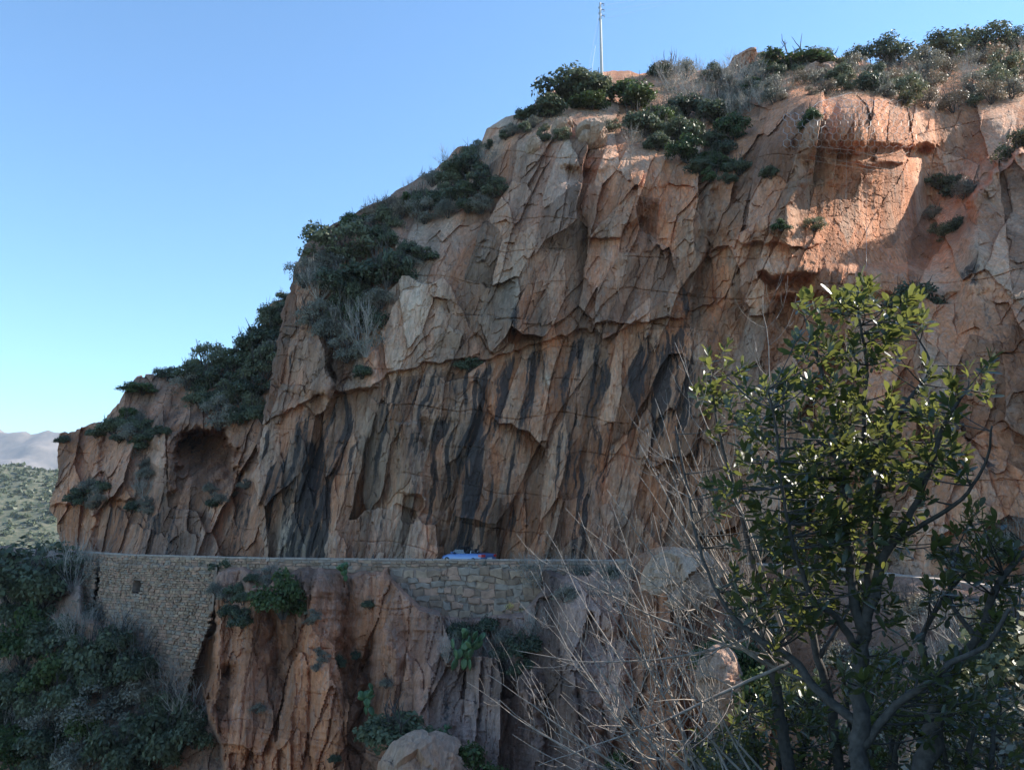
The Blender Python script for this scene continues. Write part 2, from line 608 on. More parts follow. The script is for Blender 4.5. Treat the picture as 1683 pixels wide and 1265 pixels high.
C_MAIN = [(420, 930, 68.5), (600, 930, 66.8), (800, 930, 65.5), (1000, 930, 65), (1150, 930, 62), (1300, 935, 55.5), (1450, 945, 49), (1600, 960, 44.5), (1790, 980, 40),
          (440, 700, 71), (600, 700, 69), (800, 700, 67.5), (1000, 700, 66.5), (1150, 700, 64), (1300, 700, 58.5), (1450, 700, 52.5), (1600, 700, 47.5), (1790, 700, 43),
          (475, 540, 74), (650, 560, 71), (800, 560, 69.5), (1000, 530, 68.7), (1130, 520, 67.5), (1230, 540, 66), (1300, 560, 61.5), (1450, 560, 58), (1600, 560, 52), (1790, 560, 46),
          (500, 420, 79), (560, 370, 83), (650, 318, 88), (740, 258, 92), (600, 430, 76), (700, 400, 75), (850, 350, 73), (1000, 400, 71), (1150, 400, 68), (1240, 400, 65.5),
          (760, 300, 82), (820, 205, 84), (860, 250, 75.5), (960, 205, 77), (950, 270, 74), (1050, 265, 73), (1160, 290, 71), (1000, 120, 100), (930, 150, 93), (1100, 190, 86),
          (1200, 100, 104), (1200, 190, 84), (1250, 260, 70.5), (1300, 160, 73), (1450, 160, 71.5), (1500, 200, 75), (1400, 135, 76), (1400, 95, 104), (1320, 270, 65.5), (1330, 400, 62.5), (1430, 400, 64.2), (1400, 320, 65.5), (1500, 300, 69.5),
          (1560, 200, 80), (1600, 130, 90), (1600, 80, 110), (1560, 330, 74), (1600, 250, 75), (1620, 300, 72), (1700, 260, 71), (1790, 70, 110), (1790, 150, 82), (1700, 400, 58), (1600, 400, 61), (1790, 400, 54), (1560, 430, 61)]
D = tps(C_MAIN, PX, PY)
DREF = tps([(a, b, c) for a, b, c in C_MAIN if b >= 150 or a > 1200], PX, PY, 0.3)


def vstep(px, py, pts, A, w, y0, y1, L=160.0, fade=25):
    """A break running up the face: the rock right of it lies A metres further back."""
    s = px - pl(py, pts)
    m = sm(y0 - fade, y0 + fade, py) * (1 - sm(y1 - fade, y1 + fade, py))
    return A * m * np.where(s > 0, sm(0, w, s) * np.exp(-np.maximum(s - w, 0) / L), 0)


def vstepn(px, py, pts, A, w, y0, y1, L=120.0, fade=25):
    """The rock left of the break stands A metres proud and fades away to the left."""
    s = pl(py, pts) - px
    m = sm(y0 - fade, y0 + fade, py) * (1 - sm(y1 - fade, y1 + fade, py))
    return -A * m * np.where(s > 0, sm(0, w, s) * np.exp(-np.maximum(s - w, 0) / L), 0)


def ledge(px, py, pts, A, wu, wd, x0, x1, L=60.0, fade=20):
    """An overhang: above the line the rock stands A metres proud, fading upwards."""
    s = pl(px, pts) - py
    m = sm(x0 - fade, x0 + fade, px) * (1 - sm(x1 - fade, x1 + fade, px))
    return -A * m * np.where(s > 0, sm(0, wu, s) * np.exp(-np.maximum(s - wu, 0) / L), 0)


CRACK = [(430, 695), (480, 675), (520, 655), (600, 640), (640, 612), (700, 600), (790, 588), (880, 566), (950, 545), (1000, 532), (1120, 524)]
wob = fbm(PX / 25, PY / 25, 4, 91)
Qx, Qy = PX + wob * 6, PY + fbm(PX / 25 + 9, PY / 25, 4, 92) * 6
D = D + ledge(Qx, Qy, CRACK, 0.9, 3, 0, 440, 1130, 45)
D = D + vstep(Qx, Qy, [(470, 1252), (560, 1244), (640, 1232)], 3.0, 50, 482, 640, 160, 8)           # sunlit strip
D = D + ledge(Qx, Qy, [(1240, 450), (1350, 452)], 1.6, 4, 0, 1250, 1345, 22, 6)                    # slot under the ledge
D = D + 2.6 * np.exp(-((Qy - 462) / 12) ** 2) * sm(1250, 1262, Qx) * (1 - sm(1325, 1345, Qx))
D = D + ledge(Qx, Qy, [(1180, 396), (1350, 404)], 1.0, 4, 0, 1200, 1350, 20, 10)
D = D + vstepn(Qx, Qy, [(210, 1300), (260, 1325), (300, 1336), (340, 1318), (380, 1316)], 2.6, 26, 225, 385, 120, 20)   # arris left of the bright slab
slab = sm(1318, 1340, Qx) * (1 - sm(1505, 1560, Qx)) * sm(232, 250, Qy) * (1 - sm(430, 450, Qy))
D = D + slab * (0.5 + 0.020 * np.clip(Qx - 1325, 0, 200))
D = D + 1.6 * sm(1340, 1370, Qx) * (1 - sm(1500, 1530, Qx)) * sm(120, 150, Qy) * (1 - sm(250, 275, Qy))
D = D - (0.2 + 0.022 * np.clip(Qx - 1370, 0, 120)) * sm(1370, 1380, Qx) * (1 - sm(1484, 1490, Qx)) * sm(150, 165, Qy) * (1 - sm(262, 272, Qy))   # netted block
BT = pl(Qx, [(1560, 390), (1600, 318), (1640, 268), (1683, 240), (1790, 235)])
D = D - 9.0 * sm(1568, 1606, Qx) * sm(-8, 10, Qy - BT) * np.exp(-np.maximum(Qy - BT, 0) / 110)
D = D + 3.0 * blob(Qx, Qy, 1540, 330, 34, 110, 8) + 1.5 * blob(Qx, Qy, 1590, 240, 30, 60, 20)
D = D + 2.4 * blob(Qx, Qy, 585, 490, 34, 90, 6) + 1.2 * blob(Qx, Qy, 690, 370, 30, 80, 10)
D = D + 1.3 * blob(Qx, Qy, 942, 284, 18, 11) - 0.9 * sm(0, 1, 1) * blob(Qx, Qy, 965, 268, 40, 12)
D = D + vstep(Qx, Qy, [(250, 1180), (330, 1165), (420, 1152), (520, 1122)], 1.3, 14, 300, 540, 60)
D = D + vstep(Qx, Qy, [(200, 975), (235, 962)], 1.8, 12, 200, 240, 60, 8)
D = D + vstep(Qx, Qy, [(255, 1085), (330, 1068), (400, 1000)], 1.3, 30, 262, 395, 110, 14)
D = D + vstepn(Qx, Qy, [(480, 555), (540, 545), (600, 546), (650, 545)], 1.6, 10, 560, 650, 60, 10)
D = D - 1.4 * sm(545, 549, Qx) * (1 - sm(612, 622, Qx)) * sm(560, 575, Qy) * (1 - sm(636, 641, Qy))
D = D + vstep(Qx, Qy, [(680, 690), (900, 690)], 0.9, 6, 690, 850, 60, 8) - 0.6 * sm(652, 656, Qx) * (1 - sm(690, 693, Qx)) * sm(690, 700, Qy) * (1 - sm(808, 812, Qy))
D = D + 0.9 * sm(658, 661, Qx) * (1 - sm(688, 692, Qx)) * sm(812, 814, Qy) * (1 - sm(858, 861, Qy))
P0 = unproj(PX, PY, pl(PX, [(430, 72), (1150, 69), (1500, 60), (1790, 53)]))
shr = 0.33 + 0.12 * sm(700, 1000, PX) - 0.28 * sm(1380, 1500, PX)
shr = 0.10 + 0.16 * sm(560, 900, PX) - 0.20 * sm(1300, 1560, PX)
flu = sm(-30, 50, PY - pl(PX, CRACK)) * (1 - sm(1180, 1260, PX)) * 0.85 + 0.35 * (1 - sm(560, 700, PX))
flu = np.clip(flu, 0, 1)
disp, Rb, Ra = rock_disp(P0[..., 0] + 0.0, P0[..., 2], PX, PY, 1.0, shr, 0, 1.0, flu)
veg_slope = sm(0, 1, 1) * (1 - sm(10, 60, PY - pl(PX, [(480, 430), (700, 300), (800, 215), (880, 195), (980, 200), (1060, 245), (1200, 270), (1250, 160), (1300, 150), (1480, 155), (1700, 150), (1800, 150)])))
ampm = (1 - 0.55 * veg_slope) * (1 - 0.85 * np.exp(-((Qx - 1420) / 100) ** 4 - ((Qy - 345) / 105) ** 4))
band = sm(-10, 30, PY - pl(PX, CRACK)) * (1 - sm(1180, 1260, PX))
xs = P0[..., 0] - 0.22 * P0[..., 2]
fine = ridged(xs / 0.55, P0[..., 2] / 6.0, 3, 44) * 0.10
lean = P0[..., 0] - 0.34 * P0[..., 2]
slabs, Rs, es = facets(lean, P0[..., 2], 2.8, 9.0, 77, 0.30, 1.5, 0.05, 0.15, 0.8)
up = 1 - sm(-20, 20, PY - pl(PX, CRACK))
D2 = D - (disp + fine * band + 0.45 * slabs * up * sm(560, 700, PX) * (1 - sm(1300, 1400, PX))) * ampm
# blocky joints of the bright slab
sj, _, sje = facets(P0[..., 0], P0[..., 2], 0.8, 0.7, 123, 0.06, 0.08, 0.35, 0.18)
D2 = D2 - sj * (np.exp(-((Qx - 1420) / 90) ** 4 - ((Qy - 345) / 100) ** 4)) * 0.8
V = unproj(PX, PY, D2)
# masks
Xw, Zw = V[..., 0], V[..., 2]
xst = Xw - 0.16 * Zw
xst = xst + 0.35 * fbm(Xw / 2.5, Zw / 3.0, 3, 129)
st = fbm(xst / 0.42, Zw / 6.0, 5, 130, 0.62)
st2 = fbm(xst / 1.6, Zw / 16.0, 3, 140)
reg = band * (0.30 + 0.4 * blob(PX, PY, 1040, 640, 120, 110) + 0.25 * blob(PX, PY, 760, 720, 90, 160) + 0.25 * blob(PX, PY, 500, 800, 60, 120))
thin = ridged(xst / 0.35, Zw / 10.0, 3, 150)
stain = np.clip((st * 0.5 + st2 * 0.45) * 0.9 + reg * 0.85 - 0.25 + 0.22 * thin * band, 0, 1) * (0.3 + 0.7 * band)
for (x, y, rx, ry, ag, s) in [(572, 715, 8, 80, 3, 1), (560, 650, 10, 40, 8, .8), (530, 850, 20, 80, -5, .7), (500, 830, 14, 60, -12, .6), (722, 700, 12, 75, 10, 1), (735, 790, 8, 70, 4, .7),
                             (780, 745, 12, 60, 3, .9), (790, 860, 14, 50, 5, .7), (1050, 610, 26, 55, 12, 1.1), (1010, 640, 12, 60, 12, .8), (880, 590, 20, 40, 15, .6), (965, 575, 18, 30, 15, .6),
                             (860, 530, 26, 30, 20, 1.1), (1130, 500, 9, 60, 17, .8), (715, 860, 10, 60, 0, .7), (955, 830, 20, 70, 8, .7), (1075, 590, 30, 20, 0, .7), (1580, 720, 26, 90, 0, .9),
                             (1625, 760, 20, 60, 0, .8), (1500, 640, 18, 60, 10, .5), (1180, 480, 12, 40, 15, .5), (930, 780, 14, 60, 10, .5), (480, 610, 8, 50, 10, .7), (860, 850, 60, 60, 0, .35),
                             (440, 780, 6, 90, 0, .7), (1650, 560, 30, 60, 30, .4), (1600, 440, 40, 26, 30, .4), (910, 400, 14, 60, 8, .3), (800, 400, 12, 60, 14, .3)]:
    stain = stain + s * blob(PX, PY, x, y, rx, ry, -ag) * np.clip(0.55 + 1.3 * st + 0.5 * st2, 0, 1.5) * 0.58
stain = stain * (1 - 0.9 * np.exp(-((Qx - 1400) / 100) ** 4 - ((Qy - 345) / 105) ** 4))
pale = 0.55 * blob(PX, PY, 640, 790, 60, 130) + 0.9 * blob(PX, PY, 490, 890, 60, 32, 5) + 0.5 * blob(PX, PY, 840, 480, 40, 40, 40) + 0.35 * blob(PX, PY, 560, 610, 40, 60) \
    + 0.4 * blob(PX, PY, 690, 480, 60, 80) + 0.25 * blob(PX, PY, 450, 760, 30, 90) + 0.3 * blob(PX, PY, 900, 230, 120, 40) + 0.25 * blob(PX, PY, 1360, 300, 50, 50) + 0.3 * blob(PX, PY, 1640, 320, 60, 50) \
    + 0.8 * blob(PX, PY, 898, 625, 9, 16) + (Rb - 0.5) * 0.6 + 0.25 * st2 * (1 - band) + 0.08  # pale rock; the patch on the slab paints its sunlit face brighter
grey = 0.12 + 0.3 * blob(PX, PY, 620, 420, 120, 110) + 0.4 * blob(PX, PY, 1650, 520, 60, 70) + 0.35 * blob(PX, PY, 680, 760, 22, 60) + 0.25 * blob(PX, PY, 900, 330, 80, 60) + (Ra - 0.5) * 0.35
grey = np.clip(grey, 0, 0.9) * (1 - 0.8 * sm(1230, 1300, PX))
red = 0.15 + 0.75 * sm(1180, 1300, PX) * (1 - 0.4 * sm(1560, 1640, PX)) + 0.4 * blob(PX, PY, 960, 290, 100, 40) + 0.25 * (Rb - 0.5)
tone = 0.52 + 0.7 * (np.modf(Rb * 13.7)[0] - 0.5) + 0.4 * (np.modf(Ra * 7.1)[0] - 0.5) + 0.22 * fbm(xst / 1.1, Zw / 7, 4, 161) + 0.2 * (Rs - 0.5) * up
A = {'stain': stain, 'pale': np.clip(pale, 0, 1), 'grey': grey, 'red': np.clip(red, 0, 1), 'tone': tone}
SHEETS.append((PX.copy(), PY.copy(), V.copy()))
# turn the left edge back into the hill
ncol = 14
bk = (np.arange(ncol, 0, -1) ** 1.5)[None, :, None] * np.array([-0.10, 0.55, 0.0])[None, None, :]
Lc = V[:, :1, :] + bk
Lc = Lc + (fbm(Lc[..., 1] / 1.2, Lc[..., 2] / 2, 3, 66) * 0.35)[..., None] * np.array([1, 0, 0])
nr = 16
Rc_ = V[:, -1:, :] + (np.arange(1, nr + 1)[None, :, None] ** 1.3) * np.array([1.2, -0.1, 0.0])[None, None, :]
Rc_ = Rc_ + (fbm(Rc_[..., 0] / 3, Rc_[..., 2] / 4, 4, 67) * 0.8)[..., None] * np.array([0, 1, 0])
V = np.concatenate([Lc, V, Rc_], 1)
A = {k: np.concatenate([np.repeat(a[:, :1], ncol, 1), a, np.repeat(a[:, -1:], nr, 1)], 1) for k, a in A.items()}
V, A = extend_rows(V, A, [(0.8, 0.2), (2, 0.4), (4, 0.8), (8, 1), (14, 2), (25, 6), (40, 18)])
finish('cliff', V, 0, A, M['rock'])

# ---- the headland further along the road
TOPH = [(80, 735), (100, 712), (130, 704), (165, 697), (190, 668), (205, 640), (225, 622), (260, 612), (310, 612), (345, 598), (385, 588), (410, 560), (428, 545), (432, 505), (445, 497), (470, 492), (500, 468), (560, 440), (640, 400)]
LEFTH = [(600, 100), (700, 101), (740, 95), (790, 93), (820, 84), (835, 82), (850, 92), (880, 98), (920, 104), (960, 104)]
rows, cols = 300, 340
v = np.linspace(0, 1, rows)[:, None]
u = np.linspace(0, 1, cols)[None, :]
PX = 95 + u * 500 + 0 * v
for _ in range(3):
    YT = pl(PX, TOPH) + facets(PX, PX * 0, 22, 9, 5, 4, 0)[0] + fbm(PX / 14, PX * 0, 3, 2) * 2
    YB = 926 + 0 * PX
    PY = YT + (YB - YT) * v
    XL = pl(PY, LEFTH) + fbm(PY / 14, PY * 0, 3, 5) * 2
    PX = XL + (595 - XL) * u
D = tps([(95, 920, 86), (200, 920, 80), (320, 920, 77), (440, 920, 75), (600, 920, 73), (95, 720, 91), (200, 780, 84), (320, 800, 80), (430, 780, 78), (600, 700, 78),
         (150, 700, 92), (250, 620, 95), (350, 600, 98), (430, 500, 102), (380, 660, 88), (250, 700, 87), (600, 420, 106), (500, 560, 92)], PX, PY)
wob = fbm(PX / 20, PY / 20, 4, 191)
Qx, Qy = PX + wob * 5, PY + fbm(PX / 20 + 9, PY / 20, 4, 192) * 5
wcx = Qx + 5 * fbm(PX / 12, PY / 12, 3, 601)
roofy = pl(wcx, [(284, 745), (296, 722), (318, 706), (345, 703), (372, 712), (388, 735)])
cave = sm(-3, 9, Qy - roofy) * sm(286, 300, wcx) * (1 - sm(372, 392, wcx - 0.25 * (Qy - 740))) * (1 - sm(725, 812, Qy + 0.25 * (340 - wcx))) 
D = D + 7.5 * cave - 1.5 * blob(Qx, Qy, 335, 694, 60, 12) - 1.3 * blob(Qx, Qy, 268, 750, 16, 60) - 1.2 * sm(272, 276, Qx) * (1 - sm(288, 291, Qx)) * sm(710, 716, Qy) * (1 - sm(800, 815, Qy))
D = D + 2.0 * blob(Qx, Qy, 235, 770, 14, 70, 8) + 1.6 * blob(Qx, Qy, 395, 640, 40, 60)
D = D + vstep(Qx, Qy, [(690, 165), (900, 148)], 1.4, 12, 700, 900, 60) + ledge(Qx, Qy, [(80, 838), (200, 820), (300, 850)], 1.2, 6, 0, 80, 230, 40)
P0 = unproj(PX, PY, 80 + 0 * D)
disp, Rb, Ra = rock_disp(P0[..., 0], P0[..., 2], PX, PY, 1.0, 0.08, 300, 1.0, 0.25)
D2 = D - disp * 1.0
V = unproj(PX, PY, D2)
st = fbm((V[..., 0]) / 0.6, V[..., 2] / 7, 4, 230)
stain = np.clip(0.35 * st - 0.02 + 0.4 * blob(PX, PY, 230, 850, 60, 60), 0, 1) + 0.8 * blob(PX, PY, 290, 740, 6, 50) * (0.5 + st) + 0.5 * blob(PX, PY, 395, 850, 16, 50, 10) + 0.55 * cave * blob(PX, PY, 315, 735, 30, 30)  # water streaks; the cave hollow is coloured darker as well
A = {'tone': 0.5 + 0.6 * (np.modf(Rb * 13.7)[0] - 0.5) + 0.3 * fbm(V[..., 0] / 1.3, V[..., 2] / 5, 4, 163), 'stain': stain, 'pale': np.clip((Rb - 0.6) * 0.5, 0, 1) + 0.4 * blob(PX, PY, 262, 760, 16, 60) + 0.3 * blob(PX, PY, 240, 640, 40, 20), 'grey': np.clip(0.25 + (Ra - 0.5) * 0.4, 0, 1) * (1 - blob(PX, PY, 130, 730, 60, 50)),
     'red': 0.35 + 0.6 * blob(PX, PY, 130, 730, 60, 60) + 0.3 * cave}
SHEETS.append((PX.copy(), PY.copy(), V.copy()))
ncol = 12
bk = (np.arange(ncol, 0, -1) ** 1.5)[None, :, None] * np.array([-0.12, 0.6, 0.0])[None, None, :]
Lc = V[:, :1, :] + bk
Lc = Lc + (fbm(Lc[..., 1] / 1.2, Lc[..., 2] / 2, 3, 66) * 0.35)[..., None] * np.array([0.5, 0, 0])
V = np.concatenate([Lc, V], 1)
A = {k: np.concatenate([np.repeat(np.broadcast_to(a, PX.shape)[:, :1], ncol, 1), np.broadcast_to(a, PX.shape)], 1) for k, a in A.items()}
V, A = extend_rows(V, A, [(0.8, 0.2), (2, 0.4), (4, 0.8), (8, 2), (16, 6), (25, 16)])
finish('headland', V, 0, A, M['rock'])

# ---- road and parapet line
PAR = [(-60, 78.0, 892), (100, 78.6, 902), (200, 68.5, 909), (320, 64.5, 911), (440, 61.5, 913.5), (700, 59, 916), (1040, 58, 917), (1150, 56, 918), (1280, 51.5, 924), (1400, 45.5, 932), (1490, 40.0, 942.5), (1600, 35.0, 954), (1683, 31.6, 964.5), (1790, 27.6, 981), (1900, 24.5, 998)]


def parx(px):
    px = np.asarray(px, float)
    Dd = pl(px, [(a, b) for a, b, c in PAR])
    return Dd


ROADZ, PARZ = -3.12, -2.50
pts = []
for px in list(range(-60, 1901, 14)):
    Dd = float(parx(px))
    u_ = (px - CX) / F
    t_ = Dd / cp          # close enough: re-solve with the height of the road below
    x = u_ * t_
    for _ in range(4):
        # distance along the view axis for a point (x, Dd, PARZ)
        depth = Dd * cp + PARZ * sp
        x = u_ * depth
    pts.append(Vector((x, Dd, 0)))
# smooth
for _ in range(6):
    pts = [pts[0]] + [(pts[i - 1] + pts[i] * 2 + pts[i + 1]) / 4 for i in range(1, len(pts) - 1)] + [pts[-1]]
nrm = []
for i in range(len(pts)):
    t = pts[min(i + 1, len(pts) - 1)] - pts[max(i - 1, 0)]
    nrm.append(Vector((-t.y, t.x, 0)).normalized())        # towards the cliff


def strip(name, a, b, z0, z1, mat, kind='structure', parent=None, sub=3):
    mb = MB()
    n = len(pts)
    for i in range(n):
        for j in range(sub + 1):
            o = a + (b - a) * j / sub
            p = pts[i] + nrm[i] * o
            mb.v.append((p.x, p.y, z0 + (z1 - z0) * j / sub))
    for i in range(n - 1):
        for j in range(sub):
            q = i * (sub + 1) + j
            mb.f.append((q, q + sub + 1, q + sub + 2, q + 1))
    o = mb.build(name, mat, parent)
    return tag(o, kind=kind)


strip('road', 0.45, 6.4, ROADZ, ROADZ, M['asphalt'])
strip('verge', 6.4, 13, ROADZ + 0.004, ROADZ + 0.3, M['soil'])

# ---- the ground below the road
rows, cols = 400, 880
v = np.linspace(0, 1, rows)[:, None]
u = np.linspace(0, 1, cols)[None, :]
PX = -120 + u * (1930) + 0 * v
YTOP = [(-120, 886), (100, 905), (200, 912), (320, 914.5), (440, 917), (700, 920), (860, 921), (940, 921), (1030, 920), (1062, 905), (1085, 897), (1130, 899), (1160, 905), (1185, 922), (1240, 930), (1400, 940), (1490, 948), (1600, 961), (1683, 973), (1810, 992)]
PY = pl(PX, YTOP) + fbm(PX / 9, PX * 0, 3, 2) * 1.2
PY = PY + (1345 - PY) * v
C_LOW = [(-120, 890, 84), (100, 907, 79), (200, 915, 68.2), (320, 918, 64), (440, 921, 61.2), (700, 924, 58.7), (860, 925, 57.7), (1000, 925, 57), (1110, 900, 56), (1200, 925, 53.5), (1400, 945, 45), (1490, 952, 39.7), (1600, 965, 34.7), (1683, 978, 31.3), (1810, 1000, 27),
         (-120, 1000, 79), (0, 1000, 75), (150, 1000, 67.3), (250, 1060, 63), (-120, 1150, 74), (0, 1150, 70), (150, 1150, 65), (300, 1150, 59.5), (-120, 1340, 66), (150, 1340, 58), (330, 1340, 53),
         (360, 990, 61), (400, 1100, 58.5), (420, 1250, 55), (420, 1340, 54), (600, 1000, 57.8), (600, 1150, 55), (600, 1340, 51), (760, 1000, 57.5), (760, 1100, 54.5), (760, 1200, 51.5), (760, 1340, 48),
         (880, 1000, 54.5), (900, 1100, 50.5), (900, 1340, 44), (1000, 980, 52), (1100, 960, 50.5), (1100, 1060, 47.5), (1100, 1200, 45), (1100, 1340, 42), (1250, 1000, 46), (1250, 1200, 40), (1250, 1340, 36),
         (1480, 1060, 35), (1480, 1340, 26), (1683, 1060, 27), (1683, 1340, 17), (1810, 1340, 14)]
D = tps(C_LOW, PX, PY)
wob = fbm(PX / 22, PY / 22, 4, 391)
Qx, Qy = PX + wob * 6, PY + fbm(PX / 22 + 9, PY / 22, 4, 392) * 6
EDGE = [(900, 352), (960, 352), (1030, 350), (1080, 340), (1130, 332), (1180, 345), (1220, 362), (1345, 372)]
crag = sm(-3, 5, Qx - pl(Qy, EDGE))
D = D + 3.8 * (1 - crag) * sm(330, 200, Qx * 0 + np.clip(Qx, 200, 330)) * 0 + 4.5 * (1 - crag) * sm(140, 330, Qx) * sm(925, 1010, Qy)
for (x, y, rx, ry, ag, s) in [(415, 1000, 14, 70, 3, -1.3), (398, 1120, 20, 90, 0, -0.8), (442, 970, 20, 60, 0, -0.6), (500, 1040, 30, 90, 0, -1.8), (520, 960, 40, 30, 0, -.8), (570, 1050, 12, 90, 0, 1.6), (455, 1060, 10, 90, 4, 1.4),
                             (600, 1130, 8, 80, -8, 1.6), (548, 1180, 30, 90, 0, -1.2), (470, 1200, 36, 90, 0, -1.5), (640, 1060, 18, 60, 10, -1.4), (665, 1000, 26, 40, 0, -.8), (350, 1170, 16, 60, 0, -1.2), (375, 1105, 12, 14, 0, 1.6),
                             (690, 1260, 50, 60, 0, -2.6), (715, 1215, 34, 30, 0, -1.4), (780, 1160, 30, 60, 0, 1.2), (705, 1120, 20, 40, 0, -.7), (860, 1130, 16, 90, 8, -1.6), (905, 1180, 12, 90, 4, 1.4), (940, 1110, 26, 80, 0, -1.6),
                             (1000, 1220, 18, 70, 0, 1.8), (1100, 1130, 34, 130, 3, -2.4), (1040, 1120, 16, 90, 0, 1.4), (1185, 1120, 34, 70, 0, -2.4), (1110, 915, 44, 18, 0, -2.2), (1120, 975, 60, 14, 0, -1.6), (1160, 1230, 16, 70, 0, 1.4),
                             (880, 960, 26, 34, 20, -1.0), (960, 1000, 40, 30, 0, -1.0), (1010, 1050, 20, 20, 0, 1.6)]:
    D = D + s * blob(Qx, Qy, x, y, rx, ry, -ag)
P0 = unproj(PX, PY, pl(PX, [(0, 66), (400, 58), (850, 54), (1100, 47), (1400, 38), (1700, 27)]))
disp, Rb, Ra = rock_disp(P0[..., 0], P0[..., 2], PX, PY, 0.85, 0.08, 500, 1.0, 0.45)
pil, Rp, ep = facets(P0[..., 0] - 0.05 * P0[..., 2], P0[..., 2], 1.5, 7.5, 555, 0.45, 0.3, 0.2)
round_ = np.sqrt(np.clip(ep, 0, 1)) * 0.9
wallm = sm(0, 40, PY - pl(PX, YTOP))
soilm = np.clip((1 - crag) + sm(1330, 1420, Qx) * 0.8, 0, 1)
hor = ridged(P0[..., 0] / 5, P0[..., 2] / 0.6, 3, 512) * 0.06
D2 = D - (disp + pil + 0.6 * round_ + hor) * (1 - 0.75 * soilm) * (0.08 + 0.92 * wallm) - fbm(P0[..., 0] / 4, P0[..., 2] / 3, 5, 520) * 0.9 * soilm * wallm
wz = sm(130, 146, PX) * (1 - sm(350, 360, PX + 3 * fbm(PY / 14, PY * 0, 3, 5))) * (1 - sm(0, 24, PY - pl(PX, [(150, 1000), (200, 1035), (290, 1120), (340, 1120), (366, 1060)])))
wz = np.maximum(wz, sm(628, 645, PX) * (1 - sm(886, 905, PX)) * (1 - sm(0, 14, PY - pl(PX, [(640, 940), (690, 990), (760, 1008), (860, 1000), (895, 960)]))))
wz = np.maximum(wz, sm(100, 140, PX) * (1 - sm(1020, 1050, PX)) * (1 - sm(18, 30, PY - pl(PX, [(a, c) for a, b, c in PAR]) + 6 * fbm(PX / 20, PX * 0, 3, 77))))
hh = np.maximum(PY - pl(PX, [(a, c) for a, b, c in PAR]), 0) * pl(PX, [(a, b) for a, b, c in PAR]) / F
Dw = pl(PX, [(a, b) for a, b, c in PAR]) + 0.5 - 0.05 * hh
Dw = Dw + 3.5 * sm(226, 231, PX) * (1 - sm(254, 259, PX)) * sm(944, 949, PY) * (1 - sm(984, 989, PY))
D2 = D2 * (1 - wz) + np.maximum(D2, Dw) * wz
V = unproj(PX, PY, D2)
st = fbm((V[..., 0]) / 0.7, V[..., 2] / 4, 4, 430)
topb = 1 - sm(30, 100, PY - pl(PX, YTOP))
A = {'tone': 0.5 + 0.5 * (np.modf(Rb * 13.7)[0] - 0.5) + 0.35 * (Rp - 0.5) + 0.3 * fbm(V[..., 0] / 1.3, V[..., 2] / 4, 4, 163), 'stain': np.clip(0.28 * st - 0.04, 0, 1) + 0.15 * soilm + 0.35 * blob(PX, PY, 780, 1150, 90, 60) * (0.5 + st),
     'pale': np.clip((Rb - 0.65) * 0.5, 0, 1) + 0.5 * blob(PX, PY, 1110, 910, 60, 20) + 0.55 * blob(PX, PY, 700, 1220, 60, 30),
     'grey': np.clip(0.16 + 0.5 * topb * sm(900, 300, PX) + 0.55 * soilm + 0.55 * sm(640, 760, PX) * (1 - sm(1000, 1060, PX)) + 0.6 * blob(PX, PY, 1190, 1110, 40, 60) + (Ra - 0.5) * 0.3, 0, 1),
     'red': np.clip(0.75 + 0.45 * blob(PX, PY, 450, 1180, 160, 130) + 0.4 * sm(1060, 1100, PX), 0, 1) * (1 - 0.6 * soilm)}
SHEETS.append((PX.copy(), PY.copy(), V.copy()))
# carry the foot of the slope on down into the gorge
foot = V[-1]
ext = []
for i, (dx, dz) in enumerate([(-0.8, -3), (-2.5, -8), (-5, -15), (-8, -24)]):
    ext.append(foot + np.array([0, dx, dz]))
V = np.concatenate([V, np.array(ext)], 0)
A = {k: np.concatenate([np.broadcast_to(a, PX.shape), np.repeat(np.broadcast_to(a, PX.shape)[-1:], 4, 0)], 0) for k, a in A.items()}
nl = 14
Le = V[:, :1, :] + (np.arange(nl, 0, -1)[None, :, None] ** 1.35) * np.array([-1.3, 0.5, 0.0])[None, None, :]
Le = Le + (fbm(Le[..., 0] / 4, Le[..., 2] / 4, 4, 69) * 0.9)[..., None] * np.array([0, 1, 0])
V = np.concatenate([Le, V], 1)
A = {k: np.concatenate([np.repeat(a[:, :1], nl, 1), a], 1) for k, a in A.items()}
finish('gorge_side', V, 0, A, M['rock'])

# ---- far land: ground sheet, green hill, mountain
M['hill'] = soil_mat('scrub_hill', (0.035, 0.055, 0.028), (0.13, 0.12, 0.075), 0.22)
M['mount'] = soil_mat('bare_mountain', (0.13, 0.12, 0.115), (0.24, 0.20, 0.17), 0.012)


def terrain(name, x0, x1, y0, y1, nx, ny, fn, mat, label=None):
    X, Y = np.meshgrid(np.linspace(x0, x1, nx), np.linspace(y0, y1, ny))
    Z = fn(X, Y)
    idx = np.arange(nx * ny).reshape(ny, nx)
    q = np.stack([idx[:-1, :-1], idx[:-1, 1:], idx[1:, 1:], idx[1:, :-1]], -1)
    return tag(link(name, mesh_np(name, np.stack([X, Y, Z], -1), q, 4, True), mat), kind='structure', label=label)


terrain('ground', -9000, 9000, -3000, 9000, 60, 60, lambda X, Y: -52 + 6 * fbm(X / 900, Y / 900, 3, 5), M['hill'])
def leaf_cloud_far(g):
    """A handful of crossed faces that read as one bush at half a mile."""
    P = g.normal(size=(14, 3)) * np.array([.4, .4, .25]) + np.array([0, 0, .3])
    t = g.normal(size=(14, 3)) * .35
    b = g.normal(size=(14, 3)) * .35
    return np.stack([P - t, P - b, P + t, P + b], 1).reshape(-1, 3)


